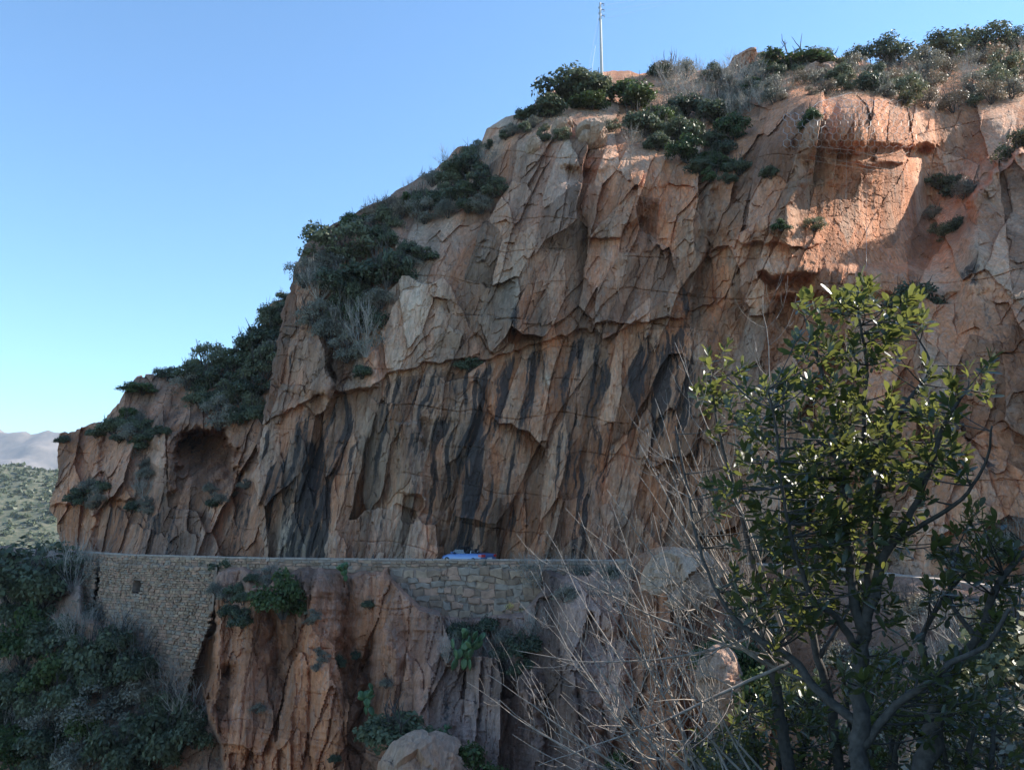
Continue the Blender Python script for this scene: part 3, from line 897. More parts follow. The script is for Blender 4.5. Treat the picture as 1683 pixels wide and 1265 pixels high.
green_fn = lambda X, Y: -50 + np.maximum(0, (124 - 0.115 * (X + 640)) * np.exp(-((Y - 960) / 260) ** 2)) + 9 * fbm(X / 120, Y / 120, 5, 8) + 1.5 * np.abs(fbm(X / 14, Y / 14, 3, 4))
terrain('green_hill', -1500, -250, 560, 1500, 170, 110, green_fn, M['hill'])
gh = np.random.default_rng(4)
hv = []
for k in range(3000):
    x_, y_ = gh.uniform(-760, -330), gh.uniform(560, 960)
    if not (-0.72 < x_ / y_ < -0.50):
        continue
    z_ = float(green_fn(np.array([x_]), np.array([y_]))[0])
    q_ = leaf_cloud_far(gh) * gh.uniform(1.3, 3.6)
    hv.append(q_ + np.array([x_, y_, z_ + 0.5]))
hme = mesh_np('hill_scrub', np.concatenate(hv), np.arange(sum(len(q) for q in hv)).reshape(-1, 4), 4)
tag(link('hill_scrub', hme, M['dk']), kind='stuff')
terrain('mountain', -7000, 300, 3300, 6200, 240, 130,
        lambda X, Y: -60 + np.maximum(0, (500 - 0.155 * (X + 3000) + 60 * fbm(X / 700, X * 0, 4, 12)) * np.exp(-((Y - 4700) / 850) ** 2)) + 110 * ridged(X / 900, Y / 700, 5, 9) * np.exp(-((Y - 4500) / 1100) ** 2), M['mount'])
terrain('field', -190, -92, 175, 330, 40, 40, lambda X, Y: -12 - 0.06 * (Y - 175) + 1.2 * fbm(X / 14, Y / 14, 4, 31) + 0.12 * (-X - 92),
        soil_mat('dry_field', (0.42, 0.33, 0.20), (0.30, 0.24, 0.14), 0.3))


# ---- the slope the photographer stands on, its rise to the right, and an unseen bank added for shade
def near_fn(X, Y):
    z = -1.75 - 0.10 * Y - 0.55 * np.maximum(0, Y - 4.2 - 0.10 * (X + 3)) - 0.35 * np.maximum(0, -X - 1.5)
    z = z + 0.20 * np.maximum(0, X - 3.0) + 0.5 * np.maximum(0, X - 9 - 0.55 * np.maximum(Y, 0)) * 0.9
    shade_bank = 4.0 * np.maximum(0, X - (3.7 + 0.65 * np.maximum(Y, 0)) + 0.35 * fbm(X / 2, Y / 2, 3, 8)) * (1 - np.clip((Y - 8.5) / 2.5, 0, 1)) * np.clip((Y + 6) / 5, 0, 1)  # unseen steep bank, shaped to keep the sun off the tree's lower right
    z = np.minimum(z, 5)
    z = np.maximum(z, np.minimum(z + shade_bank, 5.7 + 0.5 * fbm(X / 1.5, Y / 1.5, 3, 18)))
    return np.maximum(z, -46) + 0.12 * fbm(X / 1.2, Y / 1.2, 4, 3)


terrain('hillside', -30, 46, -30, 26, 190, 150, near_fn, M['soil'])

# ------------------------------------------------------------------ sampling the rock
SUB = []
for (a, b, c) in SHEETS:
    SUB.append((a[::2, ::2].ravel(), b[::2, ::2].ravel(), c[::2, ::2].reshape(-1, 3)))


def hit(px, py, sheet=None):
    """World point of the rock surface seen at a photograph pixel (nearest sheet wins)."""
    best = None
    for i, (a, b, c) in enumerate(SUB):
        if sheet is not None and i != sheet:
            continue
        d = (a - px) ** 2 + (b - py) ** 2
        k = int(np.argmin(d))
        if d[k] < 60 or sheet is not None:
            if best is None or c[k][1] < best[1]:
                best = c[k]
    if best is None:
        return hit(px, py, 0 if px > 460 else 1)
    return Vector(best)


# ------------------------------------------------------------------ masonry
def stone_mesh(poly2d, depth, seed, to3d):
    """A rough block: outline given in wall coordinates, face bulged and bevelled."""
    r = random.Random(seed)
    c = [sum(p[0] for p in poly2d) / len(poly2d), sum(p[1] for p in poly2d) / len(poly2d)]
    n = len(poly2d)
    vs, fs = [], []
    for k, (s, d) in enumerate([(1.0, -0.10), (1.0, depth * 0.55), (0.80, depth)]):
        for p in poly2d:
            q = (c[0] + (p[0] - c[0]) * s, c[1] + (p[1] - c[1]) * s)
            vs.append(to3d(q[0], q[1], d + (r.uniform(-0.2, 0.2) * depth if k else 0)))
    for k in range(2):
        for j in range(n):
            m = (j + 1) % n
            fs.append((k * n + j, k * n + m, (k + 1) * n + m, (k + 1) * n + j))
    fs.append(tuple(2 * n + j for j in range(n)))
    return vs, fs


def courses(w, h, ch, cw, seed, gap, inside, irregular=0.3):
    """Outlines of rubble stones laid in rough courses over w x h metres."""
    r = random.Random(seed)
    out = []
    y = 0.0
    while y < h:
        hh = ch * r.uniform(0.7, 1.35)
        x = -r.uniform(0, cw)
        while x < w:
            ww = cw * r.uniform(0.55, 1.6)
            if inside(x + ww / 2, y + hh / 2):
                j = lambda a: r.uniform(-1, 1) * a * irregular
                g = gap
                wv = 0.25 * ch * math.sin(x * 0.9 + y)
                p = [(x + g + j(ww * .18), y + g + j(hh * .25) + wv), (x + ww * .5 + j(ww * .2), y + g + j(hh * .3) + wv), (x + ww - g + j(ww * .18), y + g + j(hh * .25) + wv),
                     (x + ww - g + j(ww * .15), y + hh - g + j(hh * .25) + wv), (x + ww * .5 + j(ww * .2), y + hh - g + j(hh * .3) + wv), (x + g + j(ww * .15), y + hh - g + j(hh * .25) + wv)]
                out.append(p)
            x += ww
        y += hh
    return out


def curve_pt(s):
    """Point on the outer road edge by photograph column, with its outward normal."""
    i = (s + 60) / 14
    k = max(0, min(len(pts) - 2, int(i)))
    f = i - k
    return pts[k].lerp(pts[k + 1], f), nrm[k].lerp(nrm[k + 1], f).normalized()


# arc length along the road edge
ARC = [0.0]
for i in range(1, len(pts)):
    ARC.append(ARC[-1] + (pts[i] - pts[i - 1]).length)


def arc_at(px):
    return float(np.interp(px, [-60 + 14 * i for i in range(len(pts))], ARC))


def on_arc(s):
    i = int(np.searchsorted(ARC, s)) - 1
    i = max(0, min(len(pts) - 2, i))
    f = (s - ARC[i]) / max(1e-6, ARC[i + 1] - ARC[i])
    p = pts[i].lerp(pts[i + 1], f)
    n = nrm[i].lerp(nrm[i + 1], max(0, min(1, f))).normalized()
    return p, n


STONES = [simple('wall_stone_%s' % k, c, 0.95, var=0.3, scale=2.2, bump=0.6) for k, c in (
    ('buff', (0.38, 0.25, 0.165)), ('brown', (0.28, 0.18, 0.12)), ('grey', (0.31, 0.235, 0.18)), ('rose', (0.42, 0.245, 0.165)))]


# parapet: body, and one coping stone after another
def parapet(px0, px1, label):
    root = empty('parapet_wall', on_arc(arc_at(px0))[0] + Vector((0, 0, ROADZ)))
    tag(root, label, 'wall', 'low roadside walls')
    inv = -root.location
    mb = MB()
    s0, s1 = arc_at(px0), arc_at(px1)
    n = int((s1 - s0) / 0.9)
    prev = None
    for i in range(n + 1):
        p, nn = on_arc(s0 + (s1 - s0) * i / n)
        ring = [p + nn * 0.42 + Vector((0, 0, ROADZ - 0.1)), p + nn * 0.40 + Vector((0, 0, PARZ - 0.1)), p + nn * 0.02 + Vector((0, 0, PARZ - 0.1)), p - nn * 0.02 + Vector((0, 0, ROADZ - 0.9))]
        mb.v += [tuple(q + inv) for q in ring]
        if i:
            b = len(mb.v) - 8
            mb.f += [(b + k, b + k + 1, b + 5 + k, b + 4 + k) for k in range(3)]
    body = mb.build('wall_body', M['mortar'], root)
    if px0 < 200:
        sa, sb = arc_at(120), arc_at(1046)

        def t3(x, y, d):
            p, nq = on_arc(sa + x)
            return p - nq * (0.03 + d + 0.04 * y) + Vector((0, 0, PARZ - 0.13 - y)) + inv
        me_all, fm = MB(), []
        rr = random.Random(3)
        for i, p in enumerate(courses(sb - sa, 1.75, 0.24, 0.45, 8, 0.018, lambda x, y: y < 1.15 + 0.45 * math.sin(x * 0.7) + 0.3 * math.sin(x * 2.3), 0.7)):
            vs, fs = stone_mesh(p, 0.07 * rr.uniform(0.2, 1.7), i, t3)
            k = rr.randrange(4)
            me_all.add(vs, fs)
            fm += [k] * len(fs)
        me = me_all.mesh('facing_stones')
        for k in STONES:
            me.materials.append(k)
        me.polygons.foreach_set('material_index', fm)
        tag(link('facing_stones', me, None, root), kind='stuff')
        mb = MB()
        nn_ = 160
        for i in range(nn_):
            a_, b_ = (sb - sa) * i / nn_, (sb - sa) * (i + 1) / nn_
            mb.poly([t3(a_, 0, -0.02), t3(a_, 1.9, -0.02), t3(b_, 1.9, -0.02), t3(b_, 0, -0.02)])
        mb.build('wall_core', M['mortar'], root)
    s = s0
    r = random.Random(int(px0))
    while s < s1:
        L = r.uniform(0.7, 1.3)
        p, nn = on_arc(s + L / 2)
        t = Vector((nn.y, -nn.x, 0))
        c = MB()
        hh = r.uniform(0.09, 0.13)
        Mx = Matrix.Translation(p + nn * 0.21 + Vector((0, 0, PARZ - 0.1 + hh / 2)) + inv) @ Matrix(((t.x, nn.x, 0, 0), (t.y, nn.y, 0, 0), (0, 0, 1, 0), (0, 0, 0, 1)))
        c.box((0, 0, 0), (L - 0.04, 0.50 + r.uniform(-.03, .03), hh), Mx)
        c.build('coping_stone', M['coping'], root)
        s += L
    return root


parapet(96, 1046, 'long low rubble parapet along the road under the main cliff')
parapet(1225, 1790, 'sunlit parapet with pale coping behind the leafy tree')


# retaining walls
def retaining(px0, px1, top, bot_fn, left_fn, ch, cw, label, single, batter, opening=None, off=0.35):
    s0, s1 = arc_at(px0), arc_at(px1)
    Wd = s1 - s0
    H = top - bot_fn(0.5, True)
    p0 = on_arc(s0)[0]
    root = empty('retaining_wall', p0 + Vector((0, 0, top)))
    tag(root, label, 'wall')
    inv = -root.location

    def to3d(x, y, d):
        p, n = on_arc(s0 + x)
        q = p - n * (off + d + batter * y) + Vector((0, 0, top - y))
        return q + inv

    inside = lambda x, y: (0.02 * Wd < x < Wd * 0.985 and y < bot_fn(x / Wd, False) and left_fn(x / Wd, y) and not (opening and opening(x, y, False)))
    # backing
    mb = MB()
    nx, ny = 90, 60
    hm = max(bot_fn(k / 40, False) for k in range(41))
    for i in range(nx):
        for j in range(ny):
            x, y = Wd * (i + .5) / nx, hm * (j + .5) / ny
            if y < bot_fn((i + .5) / nx, False) and left_fn((i + .5) / nx, y) and not (opening and opening(x, y, False)):
                a, b = Wd * i / nx, Wd * (i + 1) / nx
                c, d = hm * j / ny, hm * (j + 1) / ny
                mb.poly([to3d(a, c, -0.02), to3d(a, d, -0.02), to3d(b, d, -0.02), to3d(b, c, -0.02)])
                if i == 0 or j == ny - 1 or d >= bot_fn((i + .5) / nx, False):
                    mb.poly([to3d(a, d, -0.02), to3d(a, d, -1.2), to3d(b, d, -1.2), to3d(b, d, -0.02)])
    mb.build('wall_core', M['mortar'], root)
    outl = courses(Wd, hm, ch, cw, int(px0), 0.02, inside, 1.0 if single else 0.75)
    r = random.Random(5)
    if single:
        outl.sort(key=lambda p: -abs((p[2][0] - p[0][0]) * (p[4][1] - p[0][1])))
    rest = [MB() for _ in STONES]
    for i, p in enumerate(outl):
        vs, fs = stone_mesh(p, 0.09 * r.uniform(0.3, 1.7), i, to3d)
        k = r.randrange(4)
        if single and i < 290:
            m = MB()
            m.add(vs, fs)
            m.build('stone', STONES[k], root)
        else:
            rest[k].add(vs, fs)
    me_all = MB()
    mats = []
    fm = []
    for k, m in enumerate(rest):
        if m.v:
            n0 = len(me_all.f)
            me_all.add(m.v, m.f)
            fm += [k] * (len(me_all.f) - n0)
    if me_all.v:
        me = me_all.mesh('small_stones')
        for k in STONES:
            me.materials.append(k)
        me.polygons.foreach_set('material_index', fm)
        o = link('rubble_stones', me, None, root)
        tag(o, kind='stuff')
    if opening:
        mb = MB()
        x0, x1, y0, y1 = opening(0, 0, True)
        for (a, b) in (((x0, y0), (x1, y0)), ((x1, y0), (x1, y1)), ((x1, y1), (x0, y1)), ((x0, y1), (x0, y0))):
            mb.poly([to3d(a[0], a[1], 0.05), to3d(b[0], b[1], 0.05), to3d(b[0], b[1], -3.2), to3d(a[0], a[1], -3.2)])
        mb.poly([to3d(x0, y0, -3.2), to3d(x1, y0, -3.2), to3d(x1, y1, -3.2), to3d(x0, y1, -3.2)])
        mb.build('culvert', M['mortar'], root)
    return root


def bot_left(f, q):
    return 3 if q else float(np.interp(f, [0, .22, .28, .45, .6, .72, .86, 1], [4.6, 5.0, 5.6, 8.0, 10.2, 12.4, 11.4, 3.0]))


def lf_left(f, y):
    return not (0.155 + 0.004 * y < f < 0.215 + 0.002 * y and y < 5.4)


def open_left(x, y, q):
    s0 = arc_at(150)
    xa = arc_at(234) - s0
    r = (xa, xa + 0.95, 1.25, 2.15)
    return r if q else (r[0] - 0.12 < x < r[1] + 0.12 and r[2] - 0.08 < y < r[3] + 0.08)


retaining(150, 366, PARZ - 0.75, bot_left, lf_left, 0.21, 0.40, 'tall rubble retaining wall with a small square drain opening below the road', False, 0.05, open_left, 0.5)


def bot_mid(f, q):
    return 2 if q else float(np.interp(f, [0, .1, .3, .6, .85, 1], [0.8, 2.6, 4.2, 4.6, 4.0, 1.6]))


retaining(646, 890, PARZ - 0.62, bot_mid, lambda f, y: True, 0.52, 0.66, 'dry stone retaining wall of large blocks below the blue car', True, 0.10, None, 0.45)

# ------------------------------------------------------------------ blue convertible
M['paint'] = simple('blue_paint', (0.07, 0.15, 0.36), 0.3, 0.3, var=0.03, scale=1, coat=1.0)
M['cabin'] = simple('black_trim', (0.015, 0.016, 0.018), 0.6, var=0.1)
M['tyre'] = simple('tyre_rubber', (0.02, 0.02, 0.02), 0.85, var=0.1)
M['alloy'] = simple('alloy', (0.45, 0.46, 0.48), 0.3, 0.9, var=0.05)
M['redl'] = simple('tail_lamp', (0.55, 0.015, 0.02), 0.2, var=0.1, coat=1.0)
M['plate'] = simple('number_plate', (0.7, 0.7, 0.68), 0.5, var=0.02)


def glass_mat():
    m, n, out = newmat('car_glass')
    g = N(n, 'ShaderNodeBsdfGlass', i_IOR=1.02, i_Roughness=0.0)
    g.inputs[0].default_value = (0.45, 0.52, 0.55, 1)
    s = N(n, 'ShaderNodeBsdfGlossy', i_Roughness=0.03)
    mx = N(n, 'ShaderNodeMixShader')
    mx.inputs[0].default_value = 0.14
    n.links.new(g.outputs[0], mx.inputs[1])
    n.links.new(s.outputs[0], mx.inputs[2])
    n.links.new(mx.outputs[0], out.inputs[0])
    return m


M['glass'] = glass_mat()
pc, nc = on_arc(arc_at(760))
car = empty('convertible_car', Vector((pc.x, pc.y, ROADZ + 0.02)) + nc * 3.3, 0)
tag(car, 'blue open-top convertible with red tail lamp behind the roadside parapet', 'car')
car.rotation_euler = (0, 0, math.radians(180 - 40))
# body: cross sections along x (front = +x), half widths and heights of belt
sec = [(-2.15, 0.62, 0.35, 0.78, 0.80), (-2.05, 0.82, 0.24, 0.90, 0.93), (-1.5, 0.90, 0.20, 0.93, 0.99), (-0.9, 0.91, 0.20, 0.92, 0.97), (0.0, 0.91, 0.20, 0.90, 0.90), (0.75, 0.91, 0.20, 0.89, 0.94),
       (1.3, 0.90, 0.20, 0.84, 0.90), (1.9, 0.84, 0.24, 0.70, 0.77), (2.15, 0.62, 0.34, 0.56, 0.62)]
mb = MB()
K = 10
for x, w, zb, zs, zt in sec:
    ring = [(-w * 0.9, zb), (-w, zb + 0.15), (-w, zs - 0.12), (-w * 0.93, zs), (-w * 0.5, zt), (w * 0.5, zt), (w * 0.93, zs), (w, zs - 0.12), (w, zb + 0.15), (w * 0.9, zb)]
    mb.v += [(x, a, b) for a, b in ring]
for i in range(len(sec) - 1):
    for j in range(K):
        k = (j + 1) % K
        if j in (3, 4, 5) and i in (3, 4):          # open cockpit
            continue
        mb.f.append((i * K + j, (i + 1) * K + j, (i + 1) * K + k, i * K + k))
mb.f.append(tuple(range(K)))
mb.f.append(tuple(range((len(sec) - 1) * K, len(sec) * K))[::-1])
body = mb.build('body', M['paint'], car, True)
bv = body.modifiers.new('bevel', 'BEVEL')
bv.width = 0.04
bv.segments = 2
mb = MB()
mb.box((-0.05, 0, 0.45), (1.7, 1.55, 0.1))
mb.box((0.72, 0, 0.72), (0.25, 1.5, 0.3))
mb.box((-0.95, 0, 0.68), (0.15, 1.6, 0.45))
mb.build('interior', M['cabin'], car)
for sy in (-0.38, 0.38):
    mb = MB()
    mb.box((-0.15, sy, 0.58), (0.5, 0.48, 0.16))
    mb.box((-0.42, sy, 0.84), (0.14, 0.46, 0.5), None)
    mb.build('seat', M['cabin'], car)
    mb = MB()
    mb.box((-0.47, sy, 1.16), (0.10, 0.26, 0.17))
    mb.build('headrest', M['cabin'], car)
    mb = MB()
    mb.tube([(-0.80, sy - 0.2, 0.9), (-0.80, sy - 0.18, 1.1), (-0.80, sy + 0.18, 1.1), (-0.80, sy + 0.2, 0.9)], 0.03, 8)
    mb.build('roll_hoop', M['alloy'], car)
mb = MB()
mb.tube([(1.0, -0.80, 0.90), (0.62, -0.72, 1.20), (0.42, -0.62, 1.33), (0.36, 0, 1.36), (0.42, 0.62, 1.33), (0.62, 0.72, 1.20), (1.0, 0.80, 0.90)], 0.05, 8)
wf = mb.build('windscreen_frame', M['cabin'], car)
mb = MB()
mb.poly([(0.99, -0.77, 0.92), (0.99, 0.77, 0.92), (0.62, 0.69, 1.20), (0.37, 0.58, 1.33), (0.37, -0.58, 1.33), (0.62, -0.69, 1.20)])
mb.build('windscreen', M['glass'], wf)
for sy in (-1, 1):
    mb = MB()
    mb.poly([(0.95, sy * 0.85, 0.90), (0.55, sy * 0.78, 1.2), (-0.25, sy * 0.79, 1.2), (-0.5, sy * 0.87, 0.90)])
    mb.build('side_window', M['glass'], car)
    mb = MB()
    mb.box((0.72, sy * 1.0, 0.98), (0.12, 0.2, 0.13))
    mb.build('wing_mirror', M['paint'], car)
    mb = MB()
    mb.add([(-2.10, sy * 0.82, 0.88), (-2.17, sy * 0.45, 0.86), (-2.19, sy * 0.45, 0.70), (-2.13, sy * 0.84, 0.68), (-1.86, sy * 0.915, 0.86), (-1.88, sy * 0.925, 0.70)], [(0, 1, 2, 3), (0, 3, 5, 4)])
    mb.build('tail_lamp', M['redl'], car)
    mb = MB()
    mb.add([(2.14, sy * 0.66, 0.62), (2.17, sy * 0.40, 0.60), (2.18, sy * 0.40, 0.50), (2.13, sy * 0.70, 0.48), (1.90, sy * 0.85, 0.66)], [(0, 1, 2, 3), (0, 3, 4)])
    mb.build('headlight', M['alloy'], car)
    mb = MB()
    mb.box((-0.02, sy * 0.918, 0.72), (0.18, 0.02, 0.03))
    mb.build('door_handle', M['paint'], car)
    for sx in (-1.35, 1.35):
        mb = MB()
        R = Matrix.Translation((sx, sy * 0.82, 0.32)) @ Matrix.Rotation(math.pi / 2, 4, 'X')
        mb.lathe([(0.22, -0.1), (0.31, -0.1), (0.325, -0.06), (0.325, 0.06), (0.31, 0.1), (0.22, 0.1)], 20, R)
        w = mb.build('wheel', M['tyre'], car)
        mb = MB()
        mb.lathe([(0.05, -0.104), (0.21, -0.102), (0.22, 0.102), (0.05, 0.104)], 20, R)
        mb.build('rim', M['alloy'], w)
mb = MB()
mb.box((-2.19, 0, 0.60), (0.02, 0.5, 0.12))
mb.build('number_plate', M['plate'], car)
mb = MB()
mb.box((-2.1, 0, 0.40), (0.22, 1.5, 0.16))
mb.build('rear_bumper', M['cabin'], car)
mb = MB()
mb.poly([(-0.98, -0.74, 1.0), (-0.98, 0.74, 1.0), (-1.55, 0.72, 1.02), (-1.55, -0.72, 1.02)])
mb.box((-1.26, 0, 0.975), (0.56, 1.44, 0.05))
mb.build('roof_cover', M['cabin'], car)

# ------------------------------------------------------------------ utility pole with wires
base = hit(990, 124, 0)
DP = base.y
top = at(990, 5, DP)
foot = at(989, 130, DP)
pole = empty('utility_pole', foot)
tag(pole, 'tall pale concrete utility pole on the hilltop with three short crossarms', 'pole')
H = top.z - foot.z
mb = MB()
mb.lathe([(0.22, -0.6), (0.215, 0), (0.13, H)], 14)
mb.build('shaft', M['pole'], pole, True)
for k in range(3):
    z = H - 0.12 - k * 0.87
    mb = MB()
    mb.box((0.26, 0, z), (0.62, 0.07, 0.07))
    mb.tube([(0.10, 0, z - 0.25), (0.45, 0, z)], 0.02, 4)
    arm = mb.build('crossarm', M['steel'], pole)
    mb = MB()
    mb.lathe([(0.03, z - 0.36), (0.07, z - 0.30), (0.04, z - 0.24), (0.08, z - 0.18), (0.04, z - 0.12), (0.05, z)], 8, Matrix.Translation((0.5, 0, 0)))
    mb.build('insulator', M['alloy'], arm)
    mb = MB()
    mb.lathe([(0.05, z - 0.75), (0.08, z - 0.68), (0.05, z - 0.6), (0.08, z - 0.52), (0.05, z - 0.45)], 8, Matrix.Translation((-0.19, 0, 0)))
    mb.build('insulator', M['steel'], pole)
for k, (e, yb) in enumerate(((966, 122), (972, 122))):
    mb = MB()
    q = at(e, yb, DP + 1.5 - 1.5 * k) - foot
    mb.tube([(-0.1, 0, H - 0.9 - k), q], 0.012, 4)
    mb.build('guy_wire', M['steel'], pole)
for k, (a, b) in enumerate((((997, 8), (1066, -14)), ((998, 17), (1140, -16)), ((998, 30), (1200, -30)))):
    mb = MB()
    A_, B_ = at(a[0], a[1], DP), at(b[0], b[1], DP + 12)
    P = []
    for i in range(14):
        t = i / 13
        q = A_.lerp(B_ + (B_ - A_) * 2.0, t)
        q.z -= 2.2 * math.sin(t * math.pi) * 0.5
        P.append(q)
    mb.tube(P, 0.011, 4)
    o = mb.build('overhead_wire', M['steel'])
    tag(o, 'thin overhead wire running from the %s of the concrete pole' % ('uppermost arm', 'middle arm', 'lowest arm')[k], 'wire', 'overhead wires')

# ------------------------------------------------------------------ rockfall net
mb = MB()
r = 7.2
P0x, P1x = 1300, 1502
edges = set()
nodes = {}


def key(x, y):
    return (round(x * 2), round(y * 2))


def net_pt(x, y):
    d = min(hit(x + a, y + b, 0).y for a, b in ((0, 0), (-6, 0), (6, 0), (0, -6), (0, 6)))
    return at(x, y, d - 0.30)


for row in range(-1, 16):
    for colm in range(-1, 20):
        x = P0x + colm * r * 1.732 + (r * 0.866 if row % 2 else 0)
        y = 160 + row * r * 1.5
        inn = (1345 + 12 * math.sin(y / 9) < x < 1500 and 165 < y < 250) or (1290 < x <= 1350 and 190 < y < 240)
        if not inn:
            continue
        hx = [(x + r * math.sin(math.pi / 3 * k), y + r * math.cos(math.pi / 3 * k)) for k in range(6)]
        for k in range(6):
            a, b = hx[k], hx[(k + 1) % 6]
            e = tuple(sorted((key(*a), key(*b))))
            if e not in edges:
                edges.add(e)
                for q, w in ((a, key(*a)), (b, key(*b))):
                    if w not in nodes:
                        nodes[w] = net_pt(*q)
net = empty('rockfall_net', nodes[sorted(nodes)[0]])
tag(net, 'hexagonal wire rockfall net draped over the broken block above the sunlit slab', 'net')
for a, b in sorted(edges):
    mb.tube([nodes[a] - net.location, nodes[b] - net.location], 0.024, 3, False)
mb.build('wire_mesh', M['wire'], net)
for (a, b, c) in (((1310, 238), (1400, 247), (1480, 268)), ((1345, 168), (1400, 152), (1480, 160)), ((1290, 188), (1310, 200), (1345, 168))):
    mb = MB()
    mb.tube([net_pt(*a) - net.location, net_pt(*b) - net.location, net_pt(*c) - net.location], 0.022, 4)
    mb.build('cable', M['wire'], net)
for (xa, ya, xb, yb) in ((1322, 262, 1500, 290), (1330, 255, 1490, 284), (1425, 250, 1424, 440), (1392, 245, 1390, 330)):
    mb = MB()
    mb.tube([net_pt(xa + (xb - xa) * t / 6, ya + (yb - ya) * t / 6) - net.location for t in range(7)], 0.016, 4)
    mb.build('cable', M['wire'], net)

# ------------------------------------------------------------------ shrubs: shared crowns and stems
def leaf_cloud(blobs, n, size, seed, up=0.35, thick=0.5, long_=1.5):
    """Leaf-sized faces spread through overlapping clumps; returns vertices and quads."""
    g = np.random.default_rng(seed)
    w = np.array([b[3] ** 2 for b in blobs])
    k = g.choice(len(blobs), n, p=w / w.sum())
    C = np.array([b[:3] for b in blobs])[k]
    R = np.array([b[3] for b in blobs])[k][:, None]
    d = g.normal(size=(n, 3))
    d /= np.linalg.norm(d, axis=1)[:, None]
    d[:, 2] = np.where(d[:, 2] < -0.35, -d[:, 2] * 0.5, d[:, 2])
    r = R * (1 - thick * g.random((n, 1)) ** 1.6) * (1 + 0.10 * g.normal(size=(n, 1)))
    P = C + d * r * np.array([1, 1, 0.85])
    nn = d + g.normal(size=(n, 3)) * 0.75 + np.array([0, 0, up])
    nn /= np.linalg.norm(nn, axis=1)[:, None]
    t = np.cross(nn, g.normal(size=(n, 3)))
    t /= np.linalg.norm(t, axis=1)[:, None]
    b = np.cross(nn, t)
    s = size * (0.6 + 0.8 * g.random((n, 1)))
    V = np.stack([P - t * s * long_ * .5, P + b * s * .45, P + t * s * long_ * .5, P - b * s * .45], 1)
    return V.reshape(-1, 3)


def cloud_mesh(name, V, mat):
    me = mesh_np(name, V, np.arange(len(V)).reshape(-1, 4), 4)
    me.materials.append(mat)
    return me


def stems_mesh(name, n, h, spread, seed, mat, r0=0.018, sub=3, lv=1):
    r = random.Random(seed)
    mb = MB()

    def grow(p, d, L, rad, lev):
        P = [p]
        q = p.copy()
        dd = d.copy()
        k = 4
        for i in range(k):
            dd = (dd + Vector((r.uniform(-.25, .25), r.uniform(-.25, .25), r.uniform(-.05, .22)))).normalized()
            q = q + dd * L / k
            P.append(q.copy())
            if lev > 0 and i >= 1:
                for _ in range(sub if i > 1 else 1):
                    e = (dd + Vector((r.uniform(-1, 1), r.uniform(-1, 1), r.uniform(-.3, .9))) * 0.75).normalized()
                    grow(q.copy(), e, L * r.uniform(.3, .5), rad * .5, lev - 1)
        mb.tube(P, [rad * (1 - .7 * i / k) for i in range(k + 1)], 3, False)
    for i in range(n):
        a = r.uniform(0, 2 * math.pi)
        s = spread * math.sqrt(r.random())
        d = Vector((math.cos(a) * s, math.sin(a) * s, 1)).normalized()
        grow(Vector((math.cos(a) * .04, math.sin(a) * .04, -0.05)), d, h * r.uniform(.7, 1.05), r0, lv)
    me = mb.mesh(name)
    me.materials.append(mat)
    return me


def clumps(seed, n, w=0.5, h=0.72):
    r = random.Random(seed)
    o = []
    for i in range(n):
        a = r.uniform(0, 6.283)
        q = math.sqrt(r.random()) * w
        o.append((math.cos(a) * q, math.sin(a) * q, h * (0.10 + 0.95 * r.random() * (1 - 0.45 * q / w)), r.uniform(0.15, 0.32)))
    return o


KIND = {}
for k, mat, ls, cnt in (('dk', 'dk', 0.055, 3400), ('gr', 'gr', 0.052, 3400), ('ol', 'ol', 0.045, 3200), ('gy', 'gy', 0.034, 3000), ('br', 'br', 0.032, 2800), ('ye', 'ye', 0.03, 2600)):
    for q in range(3 if k in ('dk', 'gr', 'ol') else 2):
        sd = hash_ = sum(map(ord, k)) * 31 + q * 7
        f = cloud_mesh('foliage', leaf_cloud(clumps(sd, 13 + 2 * q), cnt, ls, sd), M[mat])
        s = stems_mesh('stem', 9, 0.7, 0.9, sd, M['bark'], 0.020, 2, 1)
        KIND.setdefault(k, []).append((f, s))
for q in range(3):
    s = stems_mesh('stem', 18, 0.85, 1.1, 900 + q, M['twigfar'], 0.008, 5, 1)
    f = cloud_mesh('foliage', leaf_cloud(clumps(50 + q, 9), 500, 0.030, 77 + q), M['gy'])
    KIND.setdefault('tw', []).append((f, s))
# trees with a visible trunk
for q in range(2):
    bl = [(x, y, z + 0.22, r_) for (x, y, z, r_) in clumps(300 + q, 22, 0.5, 0.6)]
    f = cloud_mesh('crown', leaf_cloud(bl, 2600, 0.05, 300 + q), M['dk'])
    s = stems_mesh('trunk', 3, 0.75, 0.35, 310 + q, M['bark'], 0.04, 2, 1)
    KIND.setdefault('tr', []).append((f, s))
rs = random.Random(77)


def shrub(kind, p, size, label, group=None, sx=1.0, sz=1.0, name=None, cat=None):
    f, s = rs.choice(KIND[kind])
    tree = kind == 'tr'
    root = empty(name or ('tree' if tree else 'dry_shrub' if kind in ('tw', 'br') else 'shrub'), p, rs.uniform(0, 6.28))
    tag(root, label, cat or ('tree' if tree else 'shrub'), group)
    for nm, me in ((('crown' if tree else 'foliage'), f), (('trunk' if tree else 'stem'), s)):
        link(nm, me, None, root)
    root.scale = (size * sx, size * sx, size * sz)
    return root


def put(kind, px, py, r, label, group=None, sheet=None, sx=1.0, sz=1.0, front=0.3, name=None, cat=None, depth=None):
    p = hit(px, py, sheet) if depth is None else at(px, py, depth)
    size = 2.3 * r * p.y / F / 1.25
    p = p + Vector((0, -front * size, -0.30 * size))
    return shrub(kind, p, size, label, group, sx, sz, name, cat)


